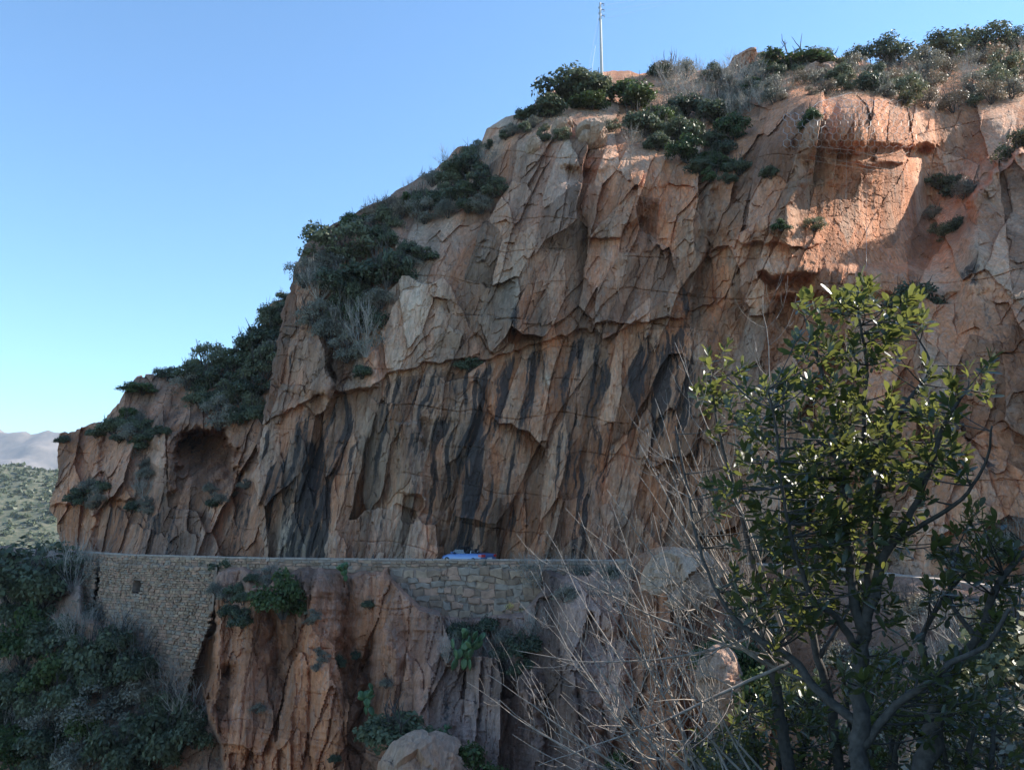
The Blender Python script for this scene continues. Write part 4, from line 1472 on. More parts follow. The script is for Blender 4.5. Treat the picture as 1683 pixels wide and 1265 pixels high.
def inpoly(x, y, P):
    c = False
    j = len(P) - 1
    for i in range(len(P)):
        if (P[i][1] > y) != (P[j][1] > y) and x < (P[j][0] - P[i][0]) * (y - P[i][1]) / (P[j][1] - P[i][1]) + P[i][0]:
            c = not c
        j = i
    return c


ADJ = {'dk': 'dark', 'gr': 'green', 'ol': 'olive', 'gy': 'grey', 'br': 'brown', 'tw': 'leafless', 'ye': 'yellow'}
ORD = ['leftmost', 'second', 'third', 'fourth', 'fifth', 'sixth', 'seventh', 'eighth', 'ninth', 'tenth', 'eleventh', 'twelfth']


def cluster(n, poly, r0, r1, kinds, label, group, sheet=None, gap=0.9):
    """Bushes spread over a patch; each is told apart by its kind and its place in the row."""
    xs = [p[0] for p in poly]
    ys = [p[1] for p in poly]
    done = []
    t = 0
    while len(done) < n and t < n * 60:
        t += 1
        x, y = rs.uniform(min(xs), max(xs)), rs.uniform(min(ys), max(ys))
        r = rs.uniform(r0, r1)
        if inpoly(x, y, poly) and all((x - a) ** 2 + (y - b) ** 2 > (gap * (r + c) * .5) ** 2 for a, b, c in done):
            done.append((x, y, r))
    done.sort(key=lambda q: q[1])
    nr_ = 1 if len(done) <= 9 else 2 if len(done) <= 18 else 3 if len(done) <= 30 else 4
    names = {1: [''], 2: ['upper', 'lower'], 3: ['upper', 'middle', 'lower'], 4: ['top', 'upper', 'lower', 'bottom']}[nr_]
    per = math.ceil(len(done) / nr_)
    for k in range(nr_):
        row = sorted(done[k * per:(k + 1) * per])
        for i, (x, y, r) in enumerate(row):
            kd = rs.choice(kinds)
            where = (names[k] + ' row ' if names[k] else '') + (ORD[i] + ' from left' if i else ORD[0])
            put(kd, x, y, r, '%s %s, %s' % (ADJ[kd], label, where), group, sheet, 1.0, rs.uniform(1.0, 1.4), 0.38)


G = 'scrub on the hilltop'
# trees along the skyline, right to left
put('tr', 1603, 88, 40, 'tall dark tree highest on the right skyline', None, 0, name='tree')
put('tr', 1662, 84, 26, 'low dark tree on the skyline at the right picture edge', None, 0)
put('tr', 1530, 100, 38, 'rounded bright-edged tree on the skyline, second from the right edge group', None, 0, 1.15, 0.8)
put('tr', 1458, 104, 36, 'dark feathery tree on the skyline between two rounder ones', None, 0)
put('tr', 1402, 108, 24, 'smallest dark tree on the skyline, beside the wide green thicket', None, 0)
put('gr', 1292, 112, 46, 'wide green thicket on the skyline above the pink outcrop', None, 0, 1.3, 0.75)
put('ol', 1345, 112, 30, 'olive bush at the right end of the skyline thicket', None, 0, 1.2, 0.8)
put('ol', 1250, 112, 26, 'olive bush at the left end of the skyline thicket', None, 0, 1.2, 0.8)
put('dk', 1428, 150, 30, 'dark upright bush standing above the netted block', None, 0, 0.9, 1.25)
put('gr', 1325, 200, 20, 'green bush growing in the rock face left of the net', None, 0)
put('dk', 1082, 124, 20, 'small dark bush on the skyline right of the concrete pole', None, 0)
put('dk', 945, 165, 52, 'large dark rounded bush on the skyline left of the pole', None, 0, 1.1, 0.95)
put('ol', 972, 150, 30, 'olive bush at the foot of the concrete pole', None, 0)
put('dk', 902, 188, 34, 'dark bush at the brow left of the large rounded one', None, 0)
put('gr', 968, 178, 26, 'bright green low bush below the large rounded one', None, 0, 1.3, 0.7)
put('gr', 1038, 170, 44, 'brightest green bush on the brow below the pole', None, 0, 1.15, 0.85)
put('gr', 1075, 200, 30, 'green bush just under the brightest one', None, 0)
put('dk', 862, 196, 18, 'small bush on the brow above the pale blocks', None, 0)
cluster(13, [(1055, 190), (1110, 180), (1190, 200), (1205, 250), (1150, 285), (1085, 260), (1050, 225)], 20, 34, ['dk', 'gr', 'dk'], 'bush in the thicket right of the pole', 'green thicket on the brow', 0)
cluster(16, [(1050, 125), (1180, 118), (1230, 140), (1240, 200), (1190, 205), (1100, 170)], 18, 28, ['tw', 'br', 'tw', 'gy'], 'shrub on the hilltop right of the pole', 'leafless hilltop shrubs', 0)
cluster(12, [(1150, 130), (1240, 120), (1300, 135), (1300, 160), (1200, 190)], 14, 24, ['tw', 'gy', 'ol'], 'shrub on the hilltop left of the pink outcrop', 'grey hilltop shrubs', 0)
cluster(34, [(1440, 110), (1683, 90), (1683, 150), (1560, 185), (1500, 190), (1470, 160), (1350, 130)], 15, 28, ['br', 'gy', 'br', 'ol', 'tw'], 'scrub bush on the slope under the skyline trees', 'brown scrub under the skyline trees', 0)
cluster(10, [(1215, 120), (1400, 118), (1400, 145), (1215, 160)], 10, 18, ['ol', 'gy', 'gr'], 'bush beside the pink outcrop on the brow', 'bushes round the pink outcrop', 0)
cluster(9, [(850, 205), (960, 190), (1040, 215), (1040, 240), (930, 235), (850, 225)], 9, 17, ['gy', 'ol', 'tw'], 'bush between the pale blocks on the brow', 'bushes between the pale blocks', 0)
cluster(5, [(1160, 262), (1215, 262), (1215, 300), (1160, 300)], 14, 22, ['dk', 'gr'], 'bush on the ledge under the green thicket', 'bushes on the ledge under the thicket', 0)
cluster(12, [(1225, 140), (1500, 132), (1495, 158), (1240, 168)], 12, 20, ['br', 'gy', 'ol', 'br'], 'bush along the brow just above the net', 'bushes on the brow above the net', 0)
put('dk', 1264, 290, 17, 'single dark bush on the rock left of the sunlit slab', None, 0)
put('gr', 1282, 374, 14, 'small bush on the ledge at the foot of the sunlit slab', None, 0)
put('ol', 1333, 372, 17, 'olive bush in the lower left corner of the sunlit slab', None, 0)
put('ol', 1665, 250, 34, 'pale bush on the shoulder at the right picture edge', None, 0)
cluster(8, [(1530, 290), (1585, 280), (1580, 340), (1560, 400), (1520, 380)], 13, 23, ['gy', 'dk', 'ol'], 'bush in the shaded gully right of the sunlit slab', 'bushes in the right gully', 0)
put('dk', 1490, 500, 40, 'dark round bush under the shaded rock right of the sunlit slab', None, 0)
put('dk', 772, 600, 20, 'lone dark bush on the long horizontal crack', None, 0)
put('dk', 596, 612, 20, 'lone bush on the crack left of the others on the cliff', None, 0)
# the left shoulder of the cliff
put('ol', 560, 412, 50, 'large sunlit olive bush on the left shoulder of the cliff', None, 0, 1.1, 1.0)
put('gy', 535, 440, 30, 'pale bush hanging below the large sunlit olive bush', None, 0)
put('gr', 590, 375, 26, 'green bush on the skyline above the large olive bush', None, 0)
cluster(22, [(510, 455), (590, 440), (650, 440), (620, 560), (580, 590), (530, 540), (495, 470)], 26, 42, ['dk', 'gy', 'tw', 'dk', 'ol'], 'bush in the shaded gully below the large olive bush', 'dark bushes in the left gully', 0)
cluster(9, [(600, 370), (650, 340), (700, 320), (705, 340), (640, 390), (610, 400)], 16, 26, ['dk', 'gr', 'br', 'ol', 'gy'], 'bush on the left skyline of the cliff above the gully', 'bushes on the left skyline', 0)
cluster(16, [(680, 330), (740, 275), (800, 260), (820, 310), (800, 345), (700, 360)], 18, 30, ['dk', 'gy', 'tw', 'ol'], 'bush in the shaded hollow under the upper skyline', 'bushes in the upper hollow', 0)
cluster(6, [(640, 400), (700, 390), (700, 450), (650, 460)], 16, 24, ['dk', 'gy'], 'bush on the shaded rock right of the gully', 'bushes right of the gully', 0)
cluster(6, [(740, 262), (800, 240), (850, 215), (840, 230), (760, 275)], 9, 15, ['tw', 'ol', 'gy'], 'bush along the upper left skyline', 'small upper skyline bushes', 0)
# headland
put('tr', 276, 622, 17, 'small round tree on the crest of the headland', None, 1)
put('tr', 320, 622, 24, 'larger round tree on the crest of the headland', None, 1)
put('gr', 216, 682, 15, 'bright green sapling on the headland slope', None, 1)
put('gr', 240, 640, 22, 'green bush on the brow of the headland', None, 1, 1.4, 0.7)
put('dk', 108, 722, 12, 'dark tuft on the outer tip of the headland', None, 1)
put('dk', 163, 712, 14, 'dark bush on the sunlit corner of the headland', None, 1)
cluster(20, [(310, 620), (430, 560), (460, 520), (455, 600), (440, 690), (350, 690), (320, 660)], 20, 36, ['dk', 'ol', 'gy', 'dk'], 'bush in the shaded saddle behind the cliff edge', 'dark bushes in the saddle', 1)
cluster(7, [(400, 575), (470, 490), (480, 520), (430, 590)], 14, 22, ['dk', 'ol'], 'bush on the skyline of the saddle', 'bushes on the saddle skyline', 1)
cluster(9, [(170, 700), (260, 680), (275, 720), (240, 740), (190, 720)], 12, 20, ['dk', 'gy'], 'bush on the upper part of the headland', 'bushes on the upper headland', 1)
cluster(9, [(225, 740), (255, 740), (250, 840), (215, 850)], 10, 17, ['dk', 'gy', 'tw'], 'bush in the shaded cleft left of the cave', 'bushes in the cleft by the cave', 1)
cluster(7, [(140, 780), (200, 780), (190, 820), (120, 840)], 10, 17, ['dk', 'gy'], 'bush on the ledge low on the headland', 'bushes low on the headland', 1)
cluster(6, [(345, 800), (400, 780), (410, 800), (350, 830)], 8, 13, ['gy', 'dk'], 'tuft on the rock below the cave', 'tufts below the cave', 1)
# below the road
big = put('tr', 62, 960, 74, 'large dark tree at the far left end of the road', None, 2, 1.15, 1.0)
put('gr', 474, 985, 42, 'green bush hanging over the crag just below the road', None, 2, 0.95, 1.15, 0.3)
put('gy', 440, 950, 22, 'grey twiggy bush left of the hanging green bush', None, 2)
put('ye', 848, 1000, 20, 'yellow broom bush at the right end of the dry stone wall', None, 2, 0.85, 1.05, 0.4)
put('dk', 668, 1190, 52, 'dark bush in the cleft above the pale boulder', None, 2, 1.1, 1.0, 0.5)
put('gr', 765, 1262, 48, 'bright green bush at the bottom beside the pale boulder', None, 2, 1.1, 1.0, 0.5)
put('tw', 876, 945, 30, 'white leafless bush at the corner of the parapet', None, 2, 1, 1, 0.4)
put('tw', 878, 1030, 26, 'white leafless bush under the yellow broom', None, 2, 1, 1, 0.4)
put('gr', 1020, 1262, 30, 'small green bush at the bottom among the bare branches', None, 2)
cluster(12, [(690, 1030), (860, 1020), (870, 1100), (780, 1110), (700, 1090)], 14, 26, ['gy', 'tw', 'dk', 'tw'], 'brush on the ledges below the dry stone wall', 'grey brush below the dry stone wall', 2)
cluster(10, [(150, 920), (1030, 926), (1030, 945), (150, 935)], 7, 11, ['dk', 'gy', 'tw'], 'tuft growing at the foot of the parapet', 'tufts along the foot of the parapet', 2)
cluster(9, [(350, 930), (420, 930), (400, 1060), (360, 1050)], 11, 18, ['gy', 'dk', 'gy'], 'bush on the rock right of the tall rubble wall', 'bushes right of the tall rubble wall', 2)
cluster(12, [(420, 980), (640, 980), (640, 1250), (420, 1250)], 8, 14, ['gy', 'dk', 'gy'], 'bush clinging to the orange crag', 'small bushes on the orange crag', 2)
cluster(7, [(900, 930), (1060, 940), (1060, 1000), (930, 1000)], 14, 22, ['tw', 'tw', 'gy'], 'bush on the rocks by the parapet corner', 'leafless bushes by the parapet corner', 2)
cluster(44, [(0, 950), (150, 930), (200, 1010), (290, 1110), (330, 1150), (360, 1262), (0, 1262)], 26, 46, ['dk', 'dk', 'gy', 'tw', 'gr', 'dk'], 'bush on the shaded slope below the tall rubble wall', 'bushes on the shaded left slope', 2, 0.8)
cluster(16, [(1470, 985), (1683, 1000), (1683, 1090), (1500, 1080)], 22, 34, ['tw', 'gy', 'br'], 'bush on the slope under the sunlit parapet', 'dry bushes under the sunlit parapet', 2)
cluster(12, [(1180, 1010), (1480, 1000), (1500, 1262), (1180, 1262)], 34, 56, ['dk', 'gr', 'gy'], 'bush on the slope behind the leafy tree', 'bushes behind the leafy tree', 2)
cluster(9, [(1240, 900), (1683, 870), (1683, 930), (1240, 925)], 18, 28, ['gy', 'dk', 'tw'], 'bush at the foot of the cliff behind the leafy tree', 'bushes at the cliff foot', 0)

# ground cover nobody could count
def cover(name, specs, mat, seed):
    g = random.Random(seed)
    Vs = []
    for (n, poly, s0, s1, sheet, lv, ls) in specs:
        xs = [p[0] for p in poly]
        ys = [p[1] for p in poly]
        a, b, c = SUB[sheet]
        m = np.array([inpoly(x, y, poly) if (min(xs) < x < max(xs) and min(ys) < y < max(ys)) else False for x, y in zip(a, b)]) if False else None
        sel = (a > min(xs)) & (a < max(xs)) & (b > min(ys)) & (b < max(ys))
        idx = np.nonzero(sel)[0]
        k = 0
        t = 0
        while k < n and t < n * 20 and len(idx):
            t += 1
            i = int(idx[g.randrange(len(idx))])
            if not inpoly(a[i], b[i], poly):
                continue
            k += 1
            s = g.uniform(s0, s1)
            v = leaf_cloud([(0, 0, 0.2, 0.5), (0.3, 0.1, 0.1, 0.3)], lv, ls, seed * 1000 + k) * s
            Vs.append(v + c[i] + np.array([0, -0.1 * s, 0]))
    me = cloud_mesh(name, np.concatenate(Vs), mat)
    return tag(link(name, me), kind='stuff')


cover('brown_undergrowth', [(760, [(1215, 118), (1400, 112), (1500, 108), (1683, 90), (1683, 160), (1560, 190), (1460, 165), (1230, 160)], 0.5, 1.0, 0, 26, 0.09),
                 (420, [(1000, 130), (1240, 115), (1240, 210), (1050, 200)], 0.5, 0.9, 0, 26, 0.09), (70, [(480, 450), (560, 365), (740, 262), (760, 300), (640, 380), (520, 480)], 0.5, 0.9, 0, 26, 0.09)], M['br'], 3)
cover('grey_undergrowth', [(520, [(850, 190), (1000, 130), (1240, 115), (1230, 215), (1040, 240)], 0.4, 0.9, 0, 26, 0.08), (330, [(1240, 115), (1683, 95), (1683, 170), (1240, 170)], 0.5, 0.9, 0, 26, 0.08),
                       (160, [(350, 925), (1050, 930), (1050, 1000), (880, 1010), (640, 1040), (360, 990)], 0.2, 0.45, 2, 22, 0.10), (420, [(0, 930), (150, 930), (290, 1110), (360, 1262), (0, 1262)], 0.6, 1.3, 2, 30, 0.07),
                       (70, [(640, 400), (720, 300), (830, 230), (820, 300), (700, 440)], 0.4, 0.8, 0, 24, 0.09), (140, [(1450, 980), (1683, 990), (1683, 1262), (1300, 1262)], 0.4, 0.9, 2, 30, 0.05)], M['gy'], 4)
cover('green_undergrowth', [(320, [(0, 930), (150, 930), (290, 1110), (360, 1262), (0, 1262)], 0.6, 1.4, 2, 34, 0.07), (60, [(860, 195), (980, 130), (1100, 170), (1180, 240), (1090, 250)], 0.5, 1.0, 0, 26, 0.09),
                       (60, [(170, 700), (300, 620), (430, 560), (440, 680), (330, 680)], 0.5, 1.0, 1, 26, 0.09), (80, [(1200, 1000), (1683, 1080), (1683, 1262), (1200, 1262)], 0.5, 1.0, 2, 34, 0.05)], M['dk'], 5)


# ------------------------------------------------------------------ boulders
def boulder(px, py, D, rx, rz, ry, seed, label, pale=0.5, ang=0.0):
    c = at(px, py, D)
    sx, sz = rx * D / F, rz * D / F
    n1, n2 = 110, 80
    th = np.linspace(0, 2 * np.pi, n1, endpoint=False)[None, :]
    ph = np.linspace(-np.pi / 2, np.pi / 2, n2)[:, None]
    x, y, z = np.cos(ph) * np.cos(th), np.cos(ph) * np.sin(th), np.sin(ph) + 0 * th
    q = np.maximum(np.maximum(np.abs(x), np.abs(y)), np.abs(z)) ** 0.05
    X, Y, Z = x / q * sx, y / q * ry, z / q * sz
    X, Z = X * math.cos(ang) - Z * math.sin(ang), X * math.sin(ang) + Z * math.cos(ang)
    d = facets(X + 0.6 * Y, Z + 0.3 * Y, 1.3, 1.5, seed, 0.22, 0.75, 0.08, 0.08)[0] + facets(X + .6 * Y, Z, 0.45, 0.6, seed + 3, 0.04, 0.12, 0.1, 0.03)[0] + 0.05 * fbm(X / .3, Z / .3, 3, seed)
    nrm_ = np.stack([x, y, z], -1)
    V = np.stack([X, Y, Z], -1) + nrm_ * d[..., None] * np.cos(ph)[..., None] ** 0.5
    idx = np.arange(n1 * n2).reshape(n2, n1)
    jn = np.roll(idx, -1, 1)
    Q = np.stack([idx[:-1], jn[:-1], jn[1:], idx[1:]], -1)
    me = mesh_np('boulder', V.reshape(-1, 3), Q, 4, False, {'pale': np.full(n1 * n2, pale), 'grey': np.full(n1 * n2, 0.35), 'red': np.full(n1 * n2, 0.2), 'tone': np.full(n1 * n2, 0.6), 'stain': np.full(n1 * n2, 0.05)})
    o = link('boulder', me, M['rock'])
    o.location = c
    return tag(o, label, 'boulder')


boulder(708, 1300, 46.5, 72, 92, 2.0, 14, 'large pale boulder at the bottom below the dark cleft bush', 0.45, 0.6)
boulder(1120, 955, 48.5, 62, 52, 1.6, 21, 'pale flat-topped outcrop boulder hiding the end of the parapet', 0.75, 0.06)
boulder(972, 222, 75.0, 30, 26, 1.6, 41, 'largest pale block on the brow, its right face in the sun', 0.75, 0.35)
boulder(925, 212, 76.0, 20, 17, 1.2, 42, 'pale block on the brow left of the largest one', 0.6, 0.2)
boulder(878, 240, 75.0, 15, 13, 1.0, 43, 'small pale block at the lower left of the brow blocks', 0.8, 0.6)
boulder(1345, 128, 84.0, 34, 20, 2.0, 44, 'pink stepped outcrop in the scrub above the net', 0.3, 0.2)
boulder(1385, 134, 82.0, 24, 22, 1.6, 45, 'pink block leaning on the right of the stepped outcrop', 0.2, 0.7)
boulder(1222, 104, 100.0, 24, 12, 3.0, 46, 'brown rounded rock on the skyline left of the green thicket', 0.2, 0.1)
boulder(1186, 1130, 40, 34, 66, 1.0, 31, 'tall grey boulder behind the bare branches', 0.5, 0.1)

# ------------------------------------------------------------------ prickly pears
def cactus(px, py, r, n, label, seed, sheet=2):
    p = hit(px, py, sheet)
    size = 2 * r * p.y / F
    root = empty('prickly_pear', p + Vector((0, -0.25 * size, -0.2 * size)))
    tag(root, label, 'cactus', None)
    g = random.Random(seed)
    L = size / 3.6
    tips = [(Vector((g.uniform(-.3, .3) * size, g.uniform(-.1, .1) * size, 0)), Vector((g.uniform(-.5, .5), g.uniform(-.3, .2), 1)).normalized()) for _ in range(max(2, n // 8))]
    made = 0
    while made < n and tips:
        o, d = tips.pop(0)
        ax = Vector((g.uniform(-1, 1), g.uniform(-1, 1), g.uniform(-.2, .2))).cross(d).normalized()
        nn = ax.cross(d).normalized()
        l = L * g.uniform(.8, 1.15)
        mb = MB()
        K = 12
        ring = []
        for k in range(K):
            a = 2 * math.pi * k / K
            ring.append(o + d * (l * .5 - l * .5 * math.cos(a)) + ax * (l * .33 * math.sin(a) * (1 + .25 * -math.cos(a))))
        c = o + d * l * .55
        mb.v = [tuple(q) for q in ring] + [tuple(c + (q - c) * .72 + nn * l * .055) for q in ring] + [tuple(c + (q - c) * .72 - nn * l * .055) for q in ring]
        for k in range(K):
            m = (k + 1) % K
            mb.f += [(k, m, K + m, K + k), (m, k, 2 * K + k, 2 * K + m)]
        mb.f += [tuple(K + k for k in range(K)), tuple(2 * K + k for k in range(K))[::-1]]
        mb.build('pad', M['cactus'], root, True)
        made += 1
        for _ in range(g.choice((1, 2, 2, 3))):
            e = (d + ax * g.uniform(-.9, .9) + nn * g.uniform(-.4, .4) + Vector((0, 0, .35))).normalized()
            tips.append((o + d * l * .9 + ax * g.uniform(-.2, .2) * l, e))
    return root


cactus(762, 1082, 34, 34, 'large prickly pear on the rocks below the dry stone wall', 1)
cactus(562, 946, 20, 20, 'prickly pear at the parapet foot right of the hanging green bush', 2)
cactus(612, 1160, 26, 18, 'prickly pear climbing the shaded cleft left of the dark bush', 3)
cactus(738, 1204, 15, 12, 'small prickly pear on top of the pale boulder', 4)
cactus(380, 985, 18, 12, 'prickly pear on the rock right of the tall rubble wall', 5)

# ------------------------------------------------------------------ the leafy tree and the bare shrub in front
def fp(px, py, d):
    return at(px, py, d)


def smooth_line(P, per=5):
    """Catmull-Rom through the points; the last value of each is the radius."""
    out, rad = [], []
    n = len(P)
    for i in range(n - 1):
        p0, p1, p2, p3 = P[max(i - 1, 0)], P[i], P[i + 1], P[min(i + 2, n - 1)]
        for k in range(per):
            t = k / per
            q = [0.5 * ((2 * p1[j]) + (-p0[j] + p2[j]) * t + (2 * p0[j] - 5 * p1[j] + 4 * p2[j] - p3[j]) * t * t + (-p0[j] + 3 * p1[j] - 3 * p2[j] + p3[j]) * t ** 3) for j in range(4)]
            out.append(Vector(q[:3]))
            rad.append(max(q[3], 0.0006))
    out.append(Vector(P[-1][:3]))
    rad.append(P[-1][3])
    return out, rad


TD = 4.2
LIMBS = [
    ('trunk', [(1418, 1400, 21), (1414, 1290, 19), (1412, 1200, 17), (1416, 1110, 15), (1420, 1040, 13)], 0.0),
    ('branch', [(1420, 1040, 12), (1400, 960, 10), (1393, 880, 9), (1384, 760, 7), (1362, 650, 5), (1338, 570, 3.5), (1322, 520, 2)], 0.1),
    ('branch', [(1420, 1050, 12), (1440, 960, 11), (1463, 895, 9), (1500, 838, 7), (1530, 765, 6), (1556, 690, 5), (1590, 640, 3)], -0.1),
    ('branch', [(1425, 1000, 9), (1432, 900, 8), (1446, 790, 7), (1462, 700, 6), (1500, 650, 5), (1530, 600, 3), (1500, 540, 2)], 0.25),
    ('branch', [(1432, 900, 7), (1428, 800, 6), (1420, 700, 5), (1424, 600, 4), (1412, 520, 3), (1410, 465, 2)], 0.0),
    ('branch', [(1405, 1060, 8), (1370, 1010, 7), (1338, 985, 6), (1305, 900, 4), (1285, 800, 3.4), (1275, 700, 2.6), (1262, 640, 2)], -0.25),
    ('branch', [(1412, 1190, 10), (1350, 1140, 9), (1300, 1080, 8), (1240, 1045, 6.5), (1190, 990, 5), (1150, 900, 4), (1130, 800, 3), (1110, 700, 2)], 0.35),
    ('branch', [(1414, 1230, 9), (1470, 1160, 8), (1520, 1125, 7), (1560, 1090, 6), (1620, 1060, 5), (1660, 1000, 4)], -0.2),
    ('branch', [(1384, 760, 5), (1340, 720, 4), (1300, 690, 3), (1240, 660, 2.6), (1195, 620, 2)], 0.3),
    ('branch', [(1463, 895, 6), (1520, 860, 5), (1580, 820, 4), (1620, 760, 3), (1630, 700, 2)], -0.3),
]
OTHER = [
    ('leafy_shrub', 'slim dark stem with sparse leaves left of the main tree trunk', [[(1300, 1400, 14), (1292, 1230, 12), (1272, 1110, 10), (1256, 1030, 8), (1232, 900, 6), (1206, 800, 4.5), (1180, 700, 3), (1168, 620, 2)],
                  [(1256, 1030, 6), (1290, 930, 5), (1300, 820, 4), (1290, 700, 3), (1300, 600, 2)]], 0.9, [(1190, 605, 44), (1160, 650, 26), (1215, 660, 30), (1290, 640, 34)], 30),
    ('leafy_shrub', 'middle stem just left of the main tree trunk, forked low', [[(1390, 1400, 12), (1372, 1200, 10), (1345, 1080, 8), (1330, 1000, 6), (1345, 900, 4), (1352, 800, 3)],
                  [(1345, 1080, 6), (1395, 1000, 4), (1400, 930, 3)]], 1.2, [(1340, 820, 50), (1380, 900, 40)], 22),
    ('leafy_shrub', 'thick leaning stem right of the main tree trunk', [[(1490, 1400, 22), (1530, 1220, 19), (1545, 1150, 14), (1560, 1095, 10), (1606, 1050, 8), (1640, 960, 7), (1690, 900, 5)],
                  [(1545, 1150, 9), (1515, 1060, 6), (1540, 1000, 5), (1600, 920, 4)], [(1606, 1050, 6), (1560, 980, 4), (1575, 900, 3)]], 0.5, [(1600, 900, 60), (1650, 940, 50), (1560, 960, 40), (1640, 1010, 40), (1620, 860, 40)], 60),
]
LV = np.array([(0, 0, 0), (0.10, 0.16, 0.015), (0.17, 0.45, 0.02), (0.15, 0.78, 0.0), (0, 1.0, -0.06), (-0.15, 0.78, 0.0), (-0.17, 0.45, 0.02), (-0.10, 0.16, 0.015), (0, 0.3, -0.02), (0, 0.65, -0.03)])
LF = [(0, 1, 8), (1, 2, 8), (2, 9, 8), (2, 3, 9), (3, 4, 9), (4, 5, 9), (5, 6, 9), (6, 8, 9), (6, 7, 8), (7, 0, 8)]
leafme = bpy.data.meshes.new('leaf')
leafme.from_pydata([tuple(q) for q in LV], [], LF)
leafme.update()
leafme.polygons.foreach_set('use_smooth', [True] * len(LF))
leafme.materials.append(M['leaf'])


def leaf_frame(pos, direc, length, r):
    """Matrix that lays the leaf mesh with its midrib along direc."""
    y = direc.normalized()
    up = Vector((r.uniform(-.8, .8), r.uniform(-.8, .8), 1))
    x = y.cross(up).normalized()
    z = x.cross(y)
    Mx = Matrix(((x.x, y.x, z.x, pos.x), (x.y, y.y, z.y, pos.y), (x.z, y.z, z.z, pos.z), (0, 0, 0, 1)))
    return Mx @ Matrix.Diagonal((length * r.uniform(0.85, 1.3), length, length, 1))


def leafy(rootname, label, limbs, depth, spots, ntips, seed, nleaf=(8, 15), llen=(0.045, 0.085), singles=0, droop=0.0):
    r = random.Random(seed)
    base = fp(limbs[0][1][0][0], limbs[0][1][0][1], depth)
    root = empty(rootname, base)
    tag(root, label, 'tree' if 'tree' in rootname else 'shrub')
    inv = -base
    nodes = []
    for nm, P, off in limbs:
        Q = []
        for i, (x, y, w) in enumerate(P):
            t = i / (len(P) - 1)
            d = depth + off * t * 2.0 * (1 if nm != 'trunk' else 0)
            p = fp(x, y, d) + inv
            Q.append((p.x, p.y, p.z, w * d / F))
        L, R = smooth_line(Q)
        R = [q * 0.78 for q in R]
        L = [q + Vector((r.uniform(-1, 1), r.uniform(-1, 1), 0)) * R[i] * 0.35 for i, q in enumerate(L)]
        mb = MB()
        mb.tube(L, R, 9)
        mb.build(nm, M['bark'], root, True)
        nodes += [(q, R[i]) for i, q in enumerate(L)]
    ND = np.array([tuple(q) for q, _ in nodes])
    wts = [s[2] ** 1.5 * (s[3] if len(s) > 3 else 1) for s in spots]
    twigs = MB()
    leaves = []
    for _ in range(ntips):
        sp_ = r.choices(spots, wts)[0]
        a, q = r.uniform(0, 6.283), math.sqrt(r.random()) * sp_[2]
        d = depth + r.uniform(-0.42, 0.55)
        tip = fp(sp_[0] + q * math.cos(a), sp_[1] + q * math.sin(a), d) + inv
        dist = np.linalg.norm(ND - np.array(tuple(tip)), axis=1) + np.maximum(0, ND[:, 2] - tip.z) * 1.5
        k = int(np.argmin(dist))
        st, rr = nodes[k]
        ctrl = st.lerp(tip, 0.5) + Vector((r.uniform(-.06, .06), r.uniform(-.06, .06), -0.10 * (tip - st).length))
        n = 6
        P = [st * (1 - t) ** 2 + ctrl * 2 * t * (1 - t) + tip * t * t for t in [i / n for i in range(n + 1)]]
        r0 = min(rr * 0.7, 0.0055)
        twigs.tube(P, [r0 + (0.0016 - r0) * i / n for i in range(n + 1)], 4, False)
        dr = (P[-1] - P[-2]).normalized()
        dr = (dr + Vector((0, 0, 0.5 - droop))).normalized()
        m = r.randint(*nleaf)
        for j in range(m):
            t = j / m
            pos = tip - dr * 0.11 * t + Vector((r.uniform(-1, 1), r.uniform(-1, 1), r.uniform(-1, 1))) * 0.004
            ph = j * 2.4 + r.uniform(-.3, .3)
            ax = dr.orthogonal().normalized()
            bx = dr.cross(ax)
            side = ax * math.cos(ph) + bx * math.sin(ph)
            direc = dr * (1.1 - 0.95 * t) + side * (0.45 + 0.6 * t) + Vector((0, 0, -0.25 * t - droop))
            leaves.append((leaf_frame(pos, direc, r.uniform(*llen), r), tip.y))
    tg = twigs.build('twigs', M['bark'], root)
    tag(tg, kind='stuff')
    leaves.sort(key=lambda q: q[0].translation.y - 0.35 * q[0].translation.z)
    for Mx, _ in leaves[:singles]:
        o = link('leaf', leafme, None, root)
        o.matrix_local = Mx
    rest = leaves[singles:]
    if rest:
        A = np.array([np.array(m_) for m_, _ in rest])
        V4 = np.c_[LV, np.ones(len(LV))]
        V = np.einsum('nij,kj->nki', A, V4)[..., :3]
        Fc = (np.array(LF)[None] + (np.arange(len(rest)) * len(LV))[:, None, None]).reshape(-1, 3)
        me = mesh_np('foliage', V.reshape(-1, 3), Fc, 3, True)
        o = link('foliage', me, M['leaf'], root)
        tag(o, kind='stuff')
    return root


SPOTS = [(1405, 480, 34, 1.5), (1372, 500, 26, 1.4), (1490, 515, 42, 1.7), (1455, 555, 30), (1345, 555, 40, 1.2), (1380, 600, 45), (1420, 560, 34), (1330, 500, 18), (1600, 610, 44, 1.2), (1540, 620, 30), (1470, 610, 36, .8),
         (1310, 640, 40), (1250, 650, 36), (1200, 700, 40, .8), (1270, 740, 60), (1350, 700, 60, 1.2), (1430, 690, 60, 1.1), (1530, 690, 50), (1500, 750, 50), (1560, 750, 36), (1370, 800, 80, 1.4), (1280, 830, 70, 1.1), (1450, 800, 70),
         (1210, 800, 50, .7), (1320, 900, 80, 1.3), (1410, 880, 70, 1.2), (1480, 890, 46, .8), (1250, 930, 60), (1380, 970, 60), (1440, 1000, 46), (1300, 1010, 50, .8), (1230, 980, 40, .7), (1530, 900, 30, .6), (1500, 1080, 60, .8), (1580, 1130, 60, .7), (1400, 1090, 50, .7)]
